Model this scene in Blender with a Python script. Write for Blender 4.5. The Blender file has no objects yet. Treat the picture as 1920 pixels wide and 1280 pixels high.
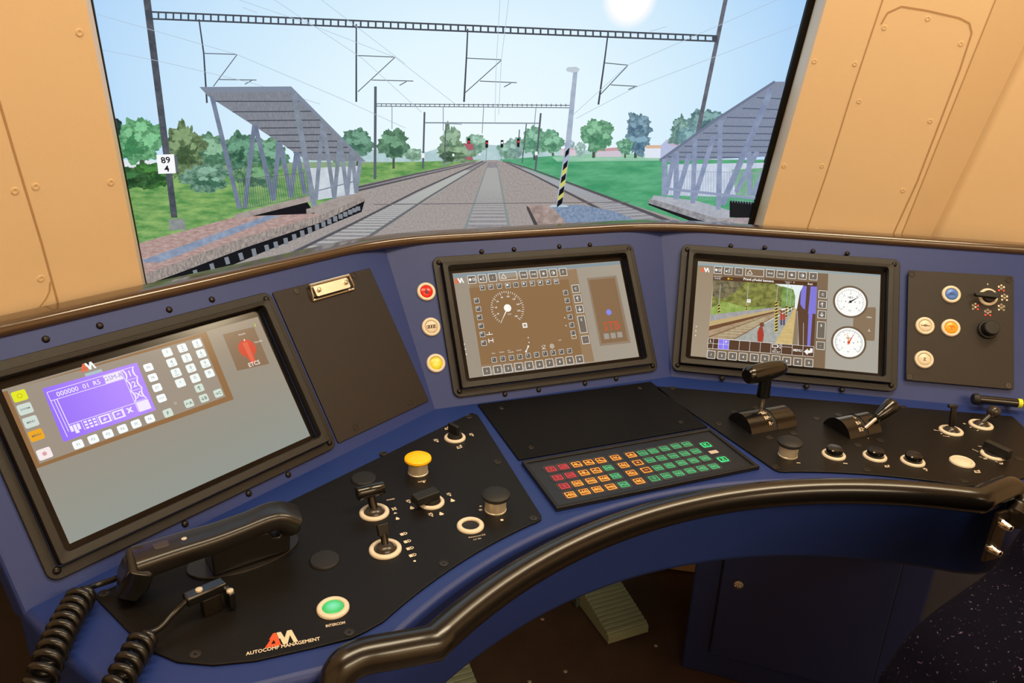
import bpy, bmesh, math, random
from mathutils import Vector, Matrix
random.seed(7)
S = bpy.context.scene
COL = S.collection
R_ = math.radians

# ------------------------------------------------------------------ camera
FPX = 1429.0
CAM = Vector((-0.5625, 0.0, 1.336))
_p, _r, _y = R_(21.01), R_(1.92), R_(21.98)
_F = Vector((math.sin(_y), math.cos(_y), 0)); _R = Vector((math.cos(_y), -math.sin(_y), 0)); _U = Vector((0, 0, 1))
_F, _U = _F*math.cos(_p)-_U*math.sin(_p), _U*math.cos(_p)+_F*math.sin(_p)
_R, _U = _R*math.cos(_r)+_U*math.sin(_r), _U*math.cos(_r)-_R*math.sin(_r)
cd = bpy.data.cameras.new('camera'); cam = bpy.data.objects.new('camera', cd); COL.objects.link(cam)
cd.sensor_width = 36; cd.lens = FPX/1920*36; cd.clip_start = 0.02
cam.matrix_world = Matrix(((_R.x, _U.x, -_F.x, CAM.x), (_R.y, _U.y, -_F.y, CAM.y), (_R.z, _U.z, -_F.z, CAM.z), (0, 0, 0, 1)))
S.camera = cam

# ------------------------------------------------------------------ world, exposure, room light
W = bpy.data.worlds.new('world'); S.world = W; W.use_nodes = True
W.node_tree.nodes['Background'].inputs[0].default_value = (1.0, 0.72, 0.45, 1)
W.node_tree.nodes['Background'].inputs[1].default_value = 0.02
vs = S.view_settings; vs.view_transform = 'Standard'; vs.look = 'None'; vs.exposure = 0.0; vs.gamma = 1.0
try: vs.use_curve_mapping = False
except Exception: pass
S.cycles.max_bounces = 8
WARM = (1.0, 0.82, 0.55)
def area(name, loc, sx, sy, watts, col=WARM, rot=(0, 0, 0)):
    l = bpy.data.lights.new(name, 'AREA'); l.shape = 'RECTANGLE'; l.size = sx; l.size_y = sy; l.energy = watts; l.color = col
    o = bpy.data.objects.new(name, l); COL.objects.link(o); o.location = loc; o.rotation_euler = rot
    return o
# the two ceiling strip lamps (their housings are built with the ceiling)
LAMPS = [(-0.62, 0.58, 2.28, 0.95, 0.32, 15.0), (0.62, 0.58, 2.28, 0.95, 0.32, 20.0), (0.15, -1.35, 2.28, 2.2, 0.40, 50.0)]
for i, (lx, ly, lz, sx, sy, w) in enumerate(LAMPS):
    area('ceiling_lamp_light', (lx, ly, lz-0.03), sx, sy, w)

# ------------------------------------------------------------------ helpers: colour and materials
def lin(c):
    if isinstance(c, str):
        c = c.lstrip('#'); c = [int(c[i:i+2], 16) for i in (0, 2, 4)]
    return tuple((v/255/12.92 if v/255 <= 0.04045 else ((v/255+0.055)/1.055)**2.4) for v in c)
MC = {}
def M(name, col, rough=0.5, metal=0.0, spec=0.5, coat=0.0, noise=None, bump=None, emit=None, es=1.0):
    if name in MC: return MC[name]
    m = bpy.data.materials.new(name); m.use_nodes = True; nt = m.node_tree; b = nt.nodes['Principled BSDF']
    c = lin(col); b.inputs['Base Color'].default_value = (*c, 1)
    b.inputs['Roughness'].default_value = rough; b.inputs['Metallic'].default_value = metal
    b.inputs['Specular IOR Level'].default_value = spec; b.inputs['Coat Weight'].default_value = coat
    b.inputs['Coat Roughness'].default_value = 0.12
    if emit is not None:
        b.inputs['Emission Color'].default_value = (*lin(emit), 1); b.inputs['Emission Strength'].default_value = es
    if noise or bump:
        tc = nt.nodes.new('ShaderNodeTexCoord')
    if noise:
        c2, sc = noise[0], noise[1]
        n = nt.nodes.new('ShaderNodeTexNoise'); n.inputs['Scale'].default_value = sc; n.inputs['Detail'].default_value = 6
        r = nt.nodes.new('ShaderNodeValToRGB'); r.color_ramp.elements[0].position = noise[2] if len(noise) > 2 else 0.35
        r.color_ramp.elements[1].position = noise[3] if len(noise) > 3 else 0.65
        r.color_ramp.elements[0].color = (*c, 1); r.color_ramp.elements[1].color = (*lin(c2), 1)
        nt.links.new(tc.outputs['Object'], n.inputs['Vector']); nt.links.new(n.outputs['Fac'], r.inputs[0])
        nt.links.new(r.outputs[0], b.inputs['Base Color'])
    if bump:
        n = nt.nodes.new('ShaderNodeTexNoise'); n.inputs['Scale'].default_value = bump[0]; n.inputs['Detail'].default_value = 3
        bp = nt.nodes.new('ShaderNodeBump'); bp.inputs['Strength'].default_value = bump[1]; bp.inputs['Distance'].default_value = 0.002
        nt.links.new(tc.outputs['Object'], n.inputs['Vector']); nt.links.new(n.outputs['Fac'], bp.inputs['Height'])
        nt.links.new(bp.outputs[0], b.inputs['Normal'])
    MC[name] = m; return m
def E(col, col2=None, scale=60.0, gl=0.25, st=1.0, stretch=None):
    """a patch of a lit screen: black glass that emits the colour of the picture there, on monitors with reflected wall haze"""
    key = 'lit_%s_%s_%g_%g_%g_%s' % (col, col2, scale, gl, st, stretch)
    if key in MC: return MC[key]
    m = bpy.data.materials.new(key); m.use_nodes = True; nt = m.node_tree; b = nt.nodes['Principled BSDF']
    b.inputs['Base Color'].default_value = (0.004, 0.004, 0.004, 1); b.inputs['Roughness'].default_value = gl
    b.inputs['Specular IOR Level'].default_value = 0.25
    b.inputs['Emission Color'].default_value = (*lin(col), 1); b.inputs['Emission Strength'].default_value = st
    if col2:
        tc = nt.nodes.new('ShaderNodeTexCoord'); n = nt.nodes.new('ShaderNodeTexNoise'); n.inputs['Scale'].default_value = scale
        n.inputs['Detail'].default_value = 5; n.inputs['Roughness'].default_value = 0.65
        r = nt.nodes.new('ShaderNodeValToRGB'); r.color_ramp.elements[0].position = 0.36; r.color_ramp.elements[1].position = 0.64
        r.color_ramp.elements[0].color = (*lin(col), 1); r.color_ramp.elements[1].color = (*lin(col2), 1)
        src = tc.outputs['Object']
        if stretch:
            mp = nt.nodes.new('ShaderNodeMapping'); mp.inputs['Scale'].default_value = stretch
            nt.links.new(src, mp.inputs[0]); src = mp.outputs[0]
        nt.links.new(src, n.inputs['Vector']); nt.links.new(n.outputs['Fac'], r.inputs[0]); nt.links.new(r.outputs[0], b.inputs['Emission Color'])
    MC[key] = m; return m

# ------------------------------------------------------------------ helpers: frames
class Fr:
    """a plane in the cab with its own axes: x along it, y up it, z out of it"""
    def __init__(s, o, x, y):
        s.o = Vector(o); s.x = Vector(x).normalized(); s.y = Vector(y).normalized(); s.z = s.x.cross(s.y).normalized()
    def mat(s, u=0, v=0, w=0, ang=0):
        o = s.o+s.x*u+s.y*v+s.z*w
        m = Matrix(((s.x.x, s.y.x, s.z.x, o.x), (s.x.y, s.y.y, s.z.y, o.y), (s.x.z, s.y.z, s.z.z, o.z), (0, 0, 0, 1)))
        return m @ Matrix.Rotation(ang, 4, 'Z')
    def at(s, px, py, w=0.0):
        d = _F*FPX+_R*(px-960)-_U*(py-640); o = s.o+s.z*w
        t = (o-CAM).dot(s.z)/d.dot(s.z); X = CAM+d*t-s.o
        return (X.dot(s.x), X.dot(s.y))
    def w(s, u, v, w=0): return s.o+s.x*u+s.y*v+s.z*w
AZ, TL = R_(31.5), R_(32.6)
def panel_frame(o, az, tl):
    n = Vector((-math.sin(az), math.cos(az), 0))
    return Fr(o, (math.cos(az), math.sin(az), 0), Vector((0, 0, 1))*math.cos(tl)+n*math.sin(tl))
DZ = 0.75
D = Fr((0, 0, DZ), (1, 0, 0), (0, 1, 0))
PC = panel_frame((0.004, 1.1486, DZ), 0, TL)
PR = panel_frame((0.4094, 1.0362, DZ), -AZ, TL)
PL = panel_frame((-0.5945, 0.9312, DZ), AZ, TL)
FLOOR = Fr((0, 0, 0), (1, 0, 0), (0, 1, 0))

# ------------------------------------------------------------------ helpers: mesh building
GL = {}
def glyphs(s, bold=0.0):
    k = (s, bold)
    if k in GL: return GL[k]
    c = bpy.data.curves.new('t', 'FONT'); c.body = s; c.size = 1.0; c.offset = bold; c.resolution_u = 2
    c.align_x = 'CENTER'; c.align_y = 'CENTER'
    o = bpy.data.objects.new('t', c); COL.objects.link(o)
    dg = bpy.context.evaluated_depsgraph_get(); me = bpy.data.meshes.new_from_object(o.evaluated_get(dg))
    vs_ = [v.co.copy() for v in me.vertices]; fs = [tuple(p.vertices) for p in me.polygons]
    bpy.data.objects.remove(o); bpy.data.meshes.remove(me); bpy.data.curves.remove(c)
    if vs_:
        x0 = min(v.x for v in vs_); x1 = max(v.x for v in vs_); y0 = min(v.y for v in vs_); y1 = max(v.y for v in vs_)
        vs_ = [(v.x-(x0+x1)/2, v.y-(y0+y1)/2) for v in vs_]; dim = (x1-x0, y1-y0)
    else: dim = (1, 1)
    GL[k] = (vs_, fs, dim); return GL[k]
def rr(cx, cy, w, h, r, n=4, ang=0):
    pts = []
    for (sx, sy, a0) in ((1, 1, 0), (-1, 1, 90), (-1, -1, 180), (1, -1, 270)):
        for i in range(n+1):
            a = R_(a0+90*i/n); pts.append((sx*(w/2-r)+r*math.cos(a), sy*(h/2-r)+r*math.sin(a)))
    ca, sa = math.cos(ang), math.sin(ang)
    return [(cx+x*ca-y*sa, cy+x*sa+y*ca) for x, y in pts]
def circ(cx, cy, r, n=28, ry=None):
    return [(cx+r*math.cos(2*math.pi*i/n), cy+(ry or r)*math.sin(2*math.pi*i/n)) for i in range(n)]
def catmull(pts, n=8):
    P = [Vector(p) for p in pts]; P = [P[0]*2-P[1]]+P+[P[-1]*2-P[-2]]; out = []
    for i in range(1, len(P)-2):
        for k in range(n):
            t = k/n; a, b, c, d = P[i-1:i+3]
            out.append(0.5*((2*b)+(c-a)*t+(2*a-5*b+4*c-d)*t*t+(3*b-a-3*c+d)*t**3))
    out.append(P[-2]); return out
class MB:
    def __init__(s): s.v = []; s.f = []; s.m = []; s.mi = 0
    def add(s, vs_, fs):
        b = len(s.v); s.v += [tuple(v) for v in vs_]; s.f += [tuple(i+b for i in f) for f in fs]; s.m += [s.mi]*len(fs); return s
    def flat(s, pts, z=0.0): return s.add([(x, y, z) for x, y in pts], [tuple(range(len(pts)))])
    def prism(s, pts, z0, z1):
        n = len(pts); v = [(x, y, z0) for x, y in pts]+[(x, y, z1) for x, y in pts]
        return s.add(v, [tuple(range(n-1, -1, -1)), tuple(range(n, 2*n))]+[(i, (i+1) % n, n+(i+1) % n, n+i) for i in range(n)])
    def rim(s, o, i_, z0, z1, zi=None):
        n = len(o); zi = z1 if zi is None else zi
        v = [(x, y, z0) for x, y in o]+[(x, y, z1) for x, y in o]+[(x, y, zi) for x, y in i_]+[(x, y, z0) for x, y in i_]
        f = []
        for k in range(n):
            q = (k+1) % n
            for a in range(4):
                b = (a+1) % 4; f.append((a*n+k, a*n+q, b*n+q, b*n+k))
        return s.add(v, f)
    def frame2(s, o, i_, z):
        n = len(o); return s.add([(x, y, z) for x, y in o]+[(x, y, z) for x, y in i_], [(k, (k+1) % n, n+(k+1) % n, n+k) for k in range(n)])
    def box(s, c, d, rot=None):
        v = [Vector((sx*d[0]/2, sy*d[1]/2, sz*d[2]/2)) for sx in (-1, 1) for sy in (-1, 1) for sz in (-1, 1)]
        if rot is not None: v = [rot @ p for p in v]
        v = [p+Vector(c) for p in v]
        return s.add(v, [(0, 1, 3, 2), (4, 6, 7, 5), (0, 4, 5, 1), (2, 3, 7, 6), (0, 2, 6, 4), (1, 5, 7, 3)])
    def lathe(s, prof, c=(0, 0, 0), n=32, rot=None, sy=1.0):
        v = []; f = []; k = len(prof)
        for i in range(n):
            a = 2*math.pi*i/n
            for r, z in prof:
                p = Vector((r*math.cos(a), sy*r*math.sin(a), z))
                if rot is not None: p = rot @ p
                v.append(p+Vector(c))
        for i in range(n):
            j = (i+1) % n
            for q in range(k-1):
                f.append((i*k+q, j*k+q, j*k+q+1, i*k+q+1))
        if prof[0][0] > 1e-6: f.append(tuple(i*k for i in range(n-1, -1, -1)))
        if prof[-1][0] > 1e-6: f.append(tuple(i*k+k-1 for i in range(n)))
        return s.add(v, f)
    def ring(s, cx, cy, r0, r1, z0, z1, n=40, bev=0.0012):
        prof = [(r0, z0), (r0, z1-bev*.5), (r0+bev*.5, z1), (r1-bev, z1), (r1, z1-bev), (r1, z0), (r0, z0)]
        v = []; f = []; k = len(prof)-1
        for i in range(n):
            a = 2*math.pi*i/n
            for r, z in prof[:-1]: v.append((cx+r*math.cos(a), cy+r*math.sin(a), z))
        for i in range(n):
            j = (i+1) % n
            for q in range(k): f.append((i*k+q, j*k+q, j*k+(q+1) % k, i*k+(q+1) % k))
        return s.add(v, f)
    def tube(s, path, r, n=12, sec=None, up=None, caps=True):
        P = [Vector(p) for p in path]; rad = r if isinstance(r, (list, tuple)) else [r]*len(P)
        sec = sec or [(math.cos(2*math.pi*i/n), math.sin(2*math.pi*i/n)) for i in range(n)]; n = len(sec)
        v = []; f = []; u = Vector(up) if up else None
        for i, p in enumerate(P):
            t = (P[min(i+1, len(P)-1)]-P[max(i-1, 0)]).normalized()
            if u is None: u = t.orthogonal().normalized()
            a = Vector(up) if up else u
            a = (a-t*a.dot(t)).normalized(); u = a; b = t.cross(a)
            k = 1.0
            if 0 < i < len(P)-1:
                c = (P[i]-P[i-1]).normalized().dot((P[i+1]-P[i]).normalized()); k = 1/max(0.75, math.sqrt(max(0.01, (1+c)/2)))
            for x, y in sec: v.append(p+(b*x*k+a*y)*rad[i])
        for i in range(len(P)-1):
            for q in range(n): f.append((i*n+q, i*n+(q+1) % n, (i+1)*n+(q+1) % n, (i+1)*n+q))
        if caps: f += [tuple(range(n-1, -1, -1)), tuple(range((len(P)-1)*n, len(P)*n))]
        return s.add(v, f)
    def text(s, t, u, v, h=None, w=0.0, ang=0.0, bold=0.0, width=None):
        gv, gf, dim = glyphs(t, bold)
        k = width/dim[0] if width else h/0.73
        ky = k if (h is None or width is None) else h/max(dim[1], 1e-6)
        ca, sa = math.cos(ang), math.sin(ang)
        return s.add([(u+x*k*ca-y*ky*sa, v+x*k*sa+y*ky*ca, w) for x, y in gv], gf)
    def line(s, pts, wd, z=0.0):
        for (x0, y0), (x1, y1) in zip(pts, pts[1:]):
            dx, dy = x1-x0, y1-y0; L = math.hypot(dx, dy) or 1e-9; nx, ny = -dy/L*wd/2, dx/L*wd/2
            s.flat([(x0+nx, y0+ny), (x0-nx, y0-ny), (x1-nx, y1-ny), (x1+nx, y1+ny)], z)
        return s
    def build(s, name, mats, parent=None, smooth=40, bevel=0, fr=None):
        me = bpy.data.meshes.new(name); me.from_pydata(s.v, [], s.f)
        mats = mats if isinstance(mats, (list, tuple)) else [mats]
        for m in mats: me.materials.append(m)
        me.polygons.foreach_set('material_index', s.m)
        bm = bmesh.new(); bm.from_mesh(me); bmesh.ops.recalc_face_normals(bm, faces=bm.faces); bm.to_mesh(me); bm.free()
        if smooth:
            me.polygons.foreach_set('use_smooth', [True]*len(me.polygons)); me.set_sharp_from_angle(angle=R_(smooth))
        me.update()
        o = bpy.data.objects.new(name, me); COL.objects.link(o)
        if parent: o.parent = parent
        if fr is not None: o.matrix_world = fr
        if bevel:
            b = o.modifiers.new('bevel', 'BEVEL'); b.width = bevel; b.segments = 3; b.limit_method = 'ANGLE'; b.angle_limit = R_(40)
        return o
def tag(o, label=None, cat=None, group=None, kind=None):
    for k, v in (('label', label), ('category', cat), ('group', group), ('kind', kind)):
        if v: o[k] = v
    return o
def thing(name, label, cat, mat, group=None):
    o = bpy.data.objects.new(name, None); COL.objects.link(o); o.matrix_world = mat; o.empty_display_size = 0.02
    return tag(o, label, cat, group)
def copy_part(o, parent, mat=None):
    c = o.copy(); COL.objects.link(c); c.parent = parent
    if mat is not None: c.matrix_basis = mat
    for ch in list(o.children): copy_part(ch, c)
    return c

# ------------------------------------------------------------------ materials
BLUE = M('blue_paint', (24, 45, 108), 0.47, spec=0.42, bump=(900, 0.12))
BLUED = M('dark_blue_paint', (30, 44, 104), 0.5)
BLACKP = M('black_plate', (15, 13, 12), 0.40, spec=0.22, bump=(1500, 0.2))
BLACKF = M('black_frame', (22, 18, 15), 0.38, spec=0.36, bump=(1500, 0.2))
BLACKM = M('matt_black', (12, 12, 13), 0.6)
BLACKG = M('gloss_black', (14, 13, 13), 0.2, coat=0.3)
RAILM = M('handrail_black', (20, 18, 17), 0.24, coat=0.2)
TRIM = M('rail_trim', (74, 58, 44), 0.16, coat=0.6)
CREAM = M('cream_plastic', (212, 200, 182), 0.35)
SILVER = M('brushed_steel', (225, 215, 195), 0.35, metal=0.55)
CHROME = M('chrome', (225, 220, 210), 0.12, metal=1)
SCREW = M('black_screw', (40, 36, 34), 0.3, metal=0.6)
WHITEP = M('white_print', (215, 200, 180), 0.6)
GREYP = M('grey_print', (105, 98, 92), 0.6)
YELLOW = M('yellow_plastic', (255, 190, 0), 0.4)
ORANGE = M('orange_print', (240, 165, 75), 0.6)
REDK = M('red_print', (175, 60, 78), 0.6)
GREENK = M('green_print', (70, 165, 130), 0.6)
REDP = M('red_logo', (235, 80, 35), 0.6)
WALL = M('cream_wall', (222, 196, 160), 0.5, bump=(300, 0.05))
PEDAL = M('pedal_rubber', (138, 152, 134), 0.6)
FLOORM = M('floor_lino', (92, 76, 66), 0.45, noise=((78, 64, 56), 8))
SEATM = M('seat_fabric', (6, 5, 20), 0.95, spec=0.1, noise=((96, 84, 110), 260, 0.64, 0.74))
RUBBER = M('black_rubber', (18, 17, 16), 0.3)

# ================================================================== STRUCTURE
def structure(o): o['kind'] = 'structure'; return o
HB = 0.2385; TOPV = 0.297
def bk(az): return Vector((-math.sin(az), math.cos(az), 0))
def off_poly(d, half=HB, wing=0.656, z=0.0):
    """the console's bent plan line A-B-C-D pushed back by d"""
    k = d*math.tan(AZ/2)
    B = Vector((-half-k, 1.1486+d, z)); C = Vector((half+k, 1.1486+d, z))
    A = Vector((-half, 1.1486, z))-Vector((math.cos(AZ), math.sin(AZ), 0))*wing+bk(AZ)*d
    Dd = Vector((half, 1.1486, z))+Vector((math.cos(AZ), -math.sin(AZ), 0))*wing+bk(-AZ)*d
    return [A, B, C, Dd]
TOPD = TOPV*math.sin(TL); TOPZ = DZ+TOPV*math.cos(TL)
structure(MB().box((0, 0.2, -0.03), (4.4, 4.4, 0.06)).build('floor', FLOORM))
structure(MB().box((0, 0.2, 2.38), (4.4, 4.4, 0.06)).build('ceiling', WALL))
structure(MB().box((-1.9, 0.2, 1.175), (0.06, 4.2, 2.35)).build('wall_left', WALL))
structure(MB().box((1.9, 0.2, 1.175), (0.06, 4.2, 2.35)).build('wall_right', WALL))
structure(MB().box((0, -1.85, 1.175), (3.9, 0.06, 2.35)).build('wall_back', WALL))
structure(MB().box((0, 2.05, 1.175), (3.9, 0.06, 2.35)).build('wall_front', BLUED))
LEAN = R_(11.3)
ptop = off_poly(TOPD+0.046, z=TOPZ)
def lean_frame(o, az): return Fr(o, (math.cos(az), math.sin(az), 0), Vector((0, 0, 1))*math.cos(LEAN)-bk(az)*math.sin(LEAN))
WL = lean_frame(ptop[1], AZ); WR = lean_frame(ptop[2], -AZ)
TV = lean_frame((0, 1.50, 1.0), R_(-3.54))
VB, VT = -1.015, 1.37
def vline(fr, p, q, w=0.0):
    """the straight edge through two points of a leaning plane, as x(v)"""
    (x0, y0), (x1, y1) = fr.at(*p, w), fr.at(*q, w); s = (x1-x0)/(y1-y0)
    return lambda v: x0+s*(v-y0)
def wall_strips(fr, name, lines, zs, mat, thick=0.03):
    """a folded wall panel: vertical strips between successive edges at depths zs"""
    m = MB(); n = len(lines); v = []
    for zo in (0, -thick):
        for yy in (VB, VT):
            for k in range(n): v.append((lines[k](yy), yy, zs[k]+zo))
    f = []
    for k in range(n-1):
        f.append((k, k+1, n+k+1, n+k)); f.append((2*n+k, 3*n+k, 3*n+k+1, 2*n+k+1))
        f.append((k, 2*n+k, 2*n+k+1, k+1)); f.append((n+k, n+k+1, 3*n+k+1, 3*n+k))
    f.append((0, n, 3*n, 2*n)); f.append((n-1, 3*n-1, 4*n-1, 2*n-1))
    m.add(v, f); return m.build(name, mat, smooth=15, fr=fr.mat())
lL = vline(WL, (160, 0), (269, 540))
wl = structure(wall_strips(WL, 'wall_front_left', [lambda v: -1.75, lL], [0, 0], WALL))
rE = vline(WR, (1550, 0), (1428, 429)); rF = vline(WR, (1866, 0), (1690, 440)); rG = vline(WR, (1950, 0), (1733, 440), -0.035)
wr = structure(wall_strips(WR, 'wall_front_right', [rE, rF, rG, lambda v: 1.75], [0, 0, -0.035, 0.02], WALL))
for nm, fr, x0, x1 in (('dark_panel_left', WL, -1.74, -0.46), ('dark_panel_right', WR, 0.46, 1.74)):  # added panels that darken the lower walls; no real baseboards here
    structure(MB().prism([(x0, -1.0), (x1, -1.0), (x1, -0.26), (x0, -0.26)], 0.001 if 'left' in nm else 0.022, 0.012 if 'left' in nm else 0.034).build(nm, M('dark_panel', (52, 42, 36), 0.6), bevel=0.003, fr=fr.mat()))
JOINT = M('wall_joint', (176, 140, 100), 0.6); WSCREW = M('wall_screw', (214, 186, 148), 0.45)
def wall_line(fr, pts, name, parent, wd=0.0022, w=0.0):
    m = MB(); P = [fr.at(*p, w) for p in pts]
    m.line(P, wd, w+0.0006); return m.build(name, JOINT, parent)
wall_line(WL, [(-60, 10), (0, 195), (40, 330), (78, 455), (110, 572)], 'panel_joint', wl)
wall_line(WL, [(94, 528), (93, 545), (86, 560), (70, 580)], 'panel_edge', wl, 0.0016)
wall_line(WR, [(1665, -30), (1655, 0), (1600, 165), (1550, 325), (1511, 436)], 'panel_joint', wr)
wall_line(WR, [(1652, 45), (1664, 24), (1690, 12), (1740, 20), (1800, 34), (1818, 44), (1822, 62), (1800, 130), (1760, 235), (1720, 340), (1675, 438)], 'access_panel_edge', wr, 0.0026)
wall_line(WR, [(1950, 0), (1733, 440)], 'panel_joint', wr, 0.004, -0.0345)
wall_line(WR, [(1868, -4), (1691, 438)], 'panel_edge', wr, 0.002)
def wall_screws(fr, pts, parent):
    first = None
    for q in pts:
        x, y = fr.at(*q)
        if first is None:
            first = MB().lathe([(0.0001, -0.0005), (0.0046, -0.0005), (0.0046, 0.0004), (0.0038, 0.0007), (0.0022, 0.0007), (0.0015, 0.0004), (0.0001, 0.0004)], n=16).build('screw', WSCREW, parent); first.location = (x, y, 0)
        else: c = copy_part(first, parent); c.location = (x, y, 0)
wall_screws(WL, [(149, 61), (67, 350), (208, 342), (28, 358), (77, 522)], wl)
wall_screws(WR, [(1527, 115), (1603, 120), (1470, 311), (1541, 311), (1530, 431), (1740, 35), (1802, 82), (1744, 227), (1693, 357), (1658, 52), (1611, 190)], wr)

# ---------------------------------------------------------------- the big simulator screen behind the windscreen opening
tl_, tr_ = vline(TV, (173, 0), (275.5, 538)), vline(TV, (1516, 0), (1402, 428))
XL = (tl_(0.35)+tl_(0.05))/2; XR = (tr_(0.35)+tr_(0.05))/2; YB, YT = -0.16, 0.62
jl, jr = vline(TV, (168, 0), (272, 540)), vline(TV, (1529, 0), (1411, 429))
def jamb(name, fr, ln, tln):
    v = [fr.w(ln(y), y, -0.002) for y in (VB, VT)]+[TV.w(tln(y), y, 0.026) for y in (VB, VT)]
    out = fr.x if name.endswith('right') else -fr.x
    v += [p+out*0.02 for p in v]
    m = MB(); m.add(v, [(0, 1, 3, 2), (4, 6, 7, 5), (0, 2, 6, 4), (1, 5, 7, 3), (0, 4, 5, 1), (2, 3, 7, 6)])
    return structure(m.build(name, WALL, smooth=0))
WS = 0.03
tl2, tr2 = vline(TV, (173, 0), (275.5, 538), WS), vline(TV, (1516, 0), (1402, 428), WS); jl2, jr2 = vline(TV, (167, 0), (271, 540), 0.026), vline(TV, (1529, 0), (1411, 429), 0.026)
for nm, fr, ln, a_, b_ in (('trim_left', WL, lL, jl2, tl2), ('trim_right', WR, rE, jr2, tr2)):
    o = jamb(nm, fr, ln, a_)
    m = MB(); v = [TV.w(f_(y), y, w) for w in (WS, WS-0.006) for y in (VB, 0.62) for f_ in (a_, b_)]
    m.add(v, [(0, 1, 3, 2), (4, 6, 7, 5), (0, 4, 5, 1), (2, 3, 7, 6), (1, 5, 7, 3), (0, 2, 6, 4)]); m.build('window_seal', BLACKM, o, smooth=0)
tv = thing('simulator_screen', 'large flat screen behind the windscreen opening showing a railway station and tracks', 'screen', TV.mat())
m = MB(); m.rim([(XL-0.03, YB-0.02), (XR+0.022, YB-0.02), (XR+0.022, YT+0.02), (XL-0.03, YT+0.02)], [(XL, YB), (XR, YB), (XR, YT), (XL, YT)], -0.05, 0.006)
m.build('screen_bezel', BLACKM, tv, bevel=0.002)
structure(MB().box((0, 1.66-0.16, 2.03), (3.4, 0.04, 0.62), Matrix.Rotation(R_(-3.54), 3, 'Z')).build('wall_above_window', WALL))
# sill between desk and screen
q = off_poly(TOPD+0.03, z=0.0); m = MB()
m.prism([(p.x, p.y) for p in q]+[(1.2, 1.9), (-1.2, 1.9)], 0.80, 0.815); structure(m.build('trim_sill', BLACKM))

def clip(P, x0=None, x1=None, y0=None, y1=None):
    x0 = XL if x0 is None else x0; x1 = XR if x1 is None else x1; y0 = YB if y0 is None else y0; y1 = YT if y1 is None else y1
    for ax, lim, sg in ((0, x0, 1), (0, x1, -1), (1, y0, 1), (1, y1, -1)):
        Q = []
        for i in range(len(P)):
            a, b = P[i-1], P[i]; ia, ib = sg*(a[ax]-lim) >= 0, sg*(b[ax]-lim) >= 0
            if ia != ib:
                t = (lim-a[ax])/(b[ax]-a[ax]); Q.append(tuple(a[k]+t*(b[k]-a[k]) for k in range(2)))
            if ib: Q.append(b)
        P = Q
        if not P: return []
    return P
SPLIT = {'gantry_mast', 'gantry_hanger', 'contact_wire', 'beam_bracket', 'marker_board', 'shelter_post', 'shelter_brace', 'cantilever_arm', 'platform_shadow', 'platform_pillar', 'signal_box', 'track_bed', 'camera_train'}
class Pic:
    """a flat picture on a lit screen; regions are laid over one another in fine layers"""
    def __init__(s, fr, parent, step=0.0001, w0=0.0, box=None): s.fr = fr; s.p = parent; s.w = w0; s.st = step; s.box = box or {}
    def poly(s, name, polys, mat, parent=None, lift=True):
        if lift: s.w += s.st
        if name in SPLIT and len(polys) > 1:
            return [s.poly(name, [q], mat, parent, False) for q in polys]
        m = MB()
        for P in polys:
            L = clip([s.fr.at(*q, s.w) for q in P], **s.box)
            if len(L) >= 3: m.flat(L, s.w)
        return m.build(name, mat, parent or s.p, smooth=0)
    def lines(s, name, segs, wd, mat, parent=None):
        """segs: pixel polylines; wd in pixels at that place (or (w0, w1))"""
        if name in SPLIT and len(segs) > 1:
            return [s.lines(name, [q], wd, mat, parent) for q in segs]
        P = []
        for sg in segs:
            w0, w1 = wd if isinstance(wd, tuple) else (wd, wd)
            cum = [0.0]
            for k in range(len(sg)-1): cum.append(cum[-1]+math.hypot(sg[k+1][0]-sg[k][0], sg[k+1][1]-sg[k][1]))
            for k in range(len(sg)-1):
                (x0, y0), (x1, y1) = sg[k], sg[k+1]; dx, dy = x1-x0, y1-y0; L = math.hypot(dx, dy) or 1
                nx, ny = -dy/L/2, dx/L/2; T = cum[-1] or 1; a0, a1 = w0+(w1-w0)*cum[k]/T, w0+(w1-w0)*cum[k+1]/T
                P.append([(x0+nx*a0, y0+ny*a0), (x0-nx*a0, y0-ny*a0), (x1-nx*a1, y1-ny*a1), (x1+nx*a1, y1+ny*a1)])
        return s.poly(name, P, mat, parent)
    def text(s, name, t, p, hpx, mat, parent=None, bold=0.0, tilt=None):
        s.w += s.st; u, v = s.fr.at(*p, s.w); u2, v2 = s.fr.at(p[0], p[1]-hpx, s.w)
        return MB().text(t, u, v, abs(v2-v), s.w, tilt or 0.0, bold).build(name, mat, parent or s.p, smooth=0)
def blob(cx, cy, rx, ry, seed, n=46, rough=0.16, taper=0.0, flat=0.0):
    rnd = random.Random(seed); ph = [rnd.uniform(0, 6.28) for _ in range(6)]; out = []
    for i in range(n):
        a = 2*math.pi*i/n
        k = 1+rough*(0.45*math.sin(3*a+ph[0])+0.4*math.sin(5*a+ph[1])+0.35*math.sin(8*a+ph[2])+0.3*math.sin(13*a+ph[3]))+rnd.uniform(-rough, rough)*0.45
        x, y = rx*k*math.cos(a), ry*k*math.sin(a)
        if taper: x *= 1+taper*(y/ry)
        if flat and y > ry*flat: y = ry*flat+(y-ry*flat)*0.2
        out.append((cx+x, cy+y))
    return out
P = Pic(TV, tv)
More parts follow.
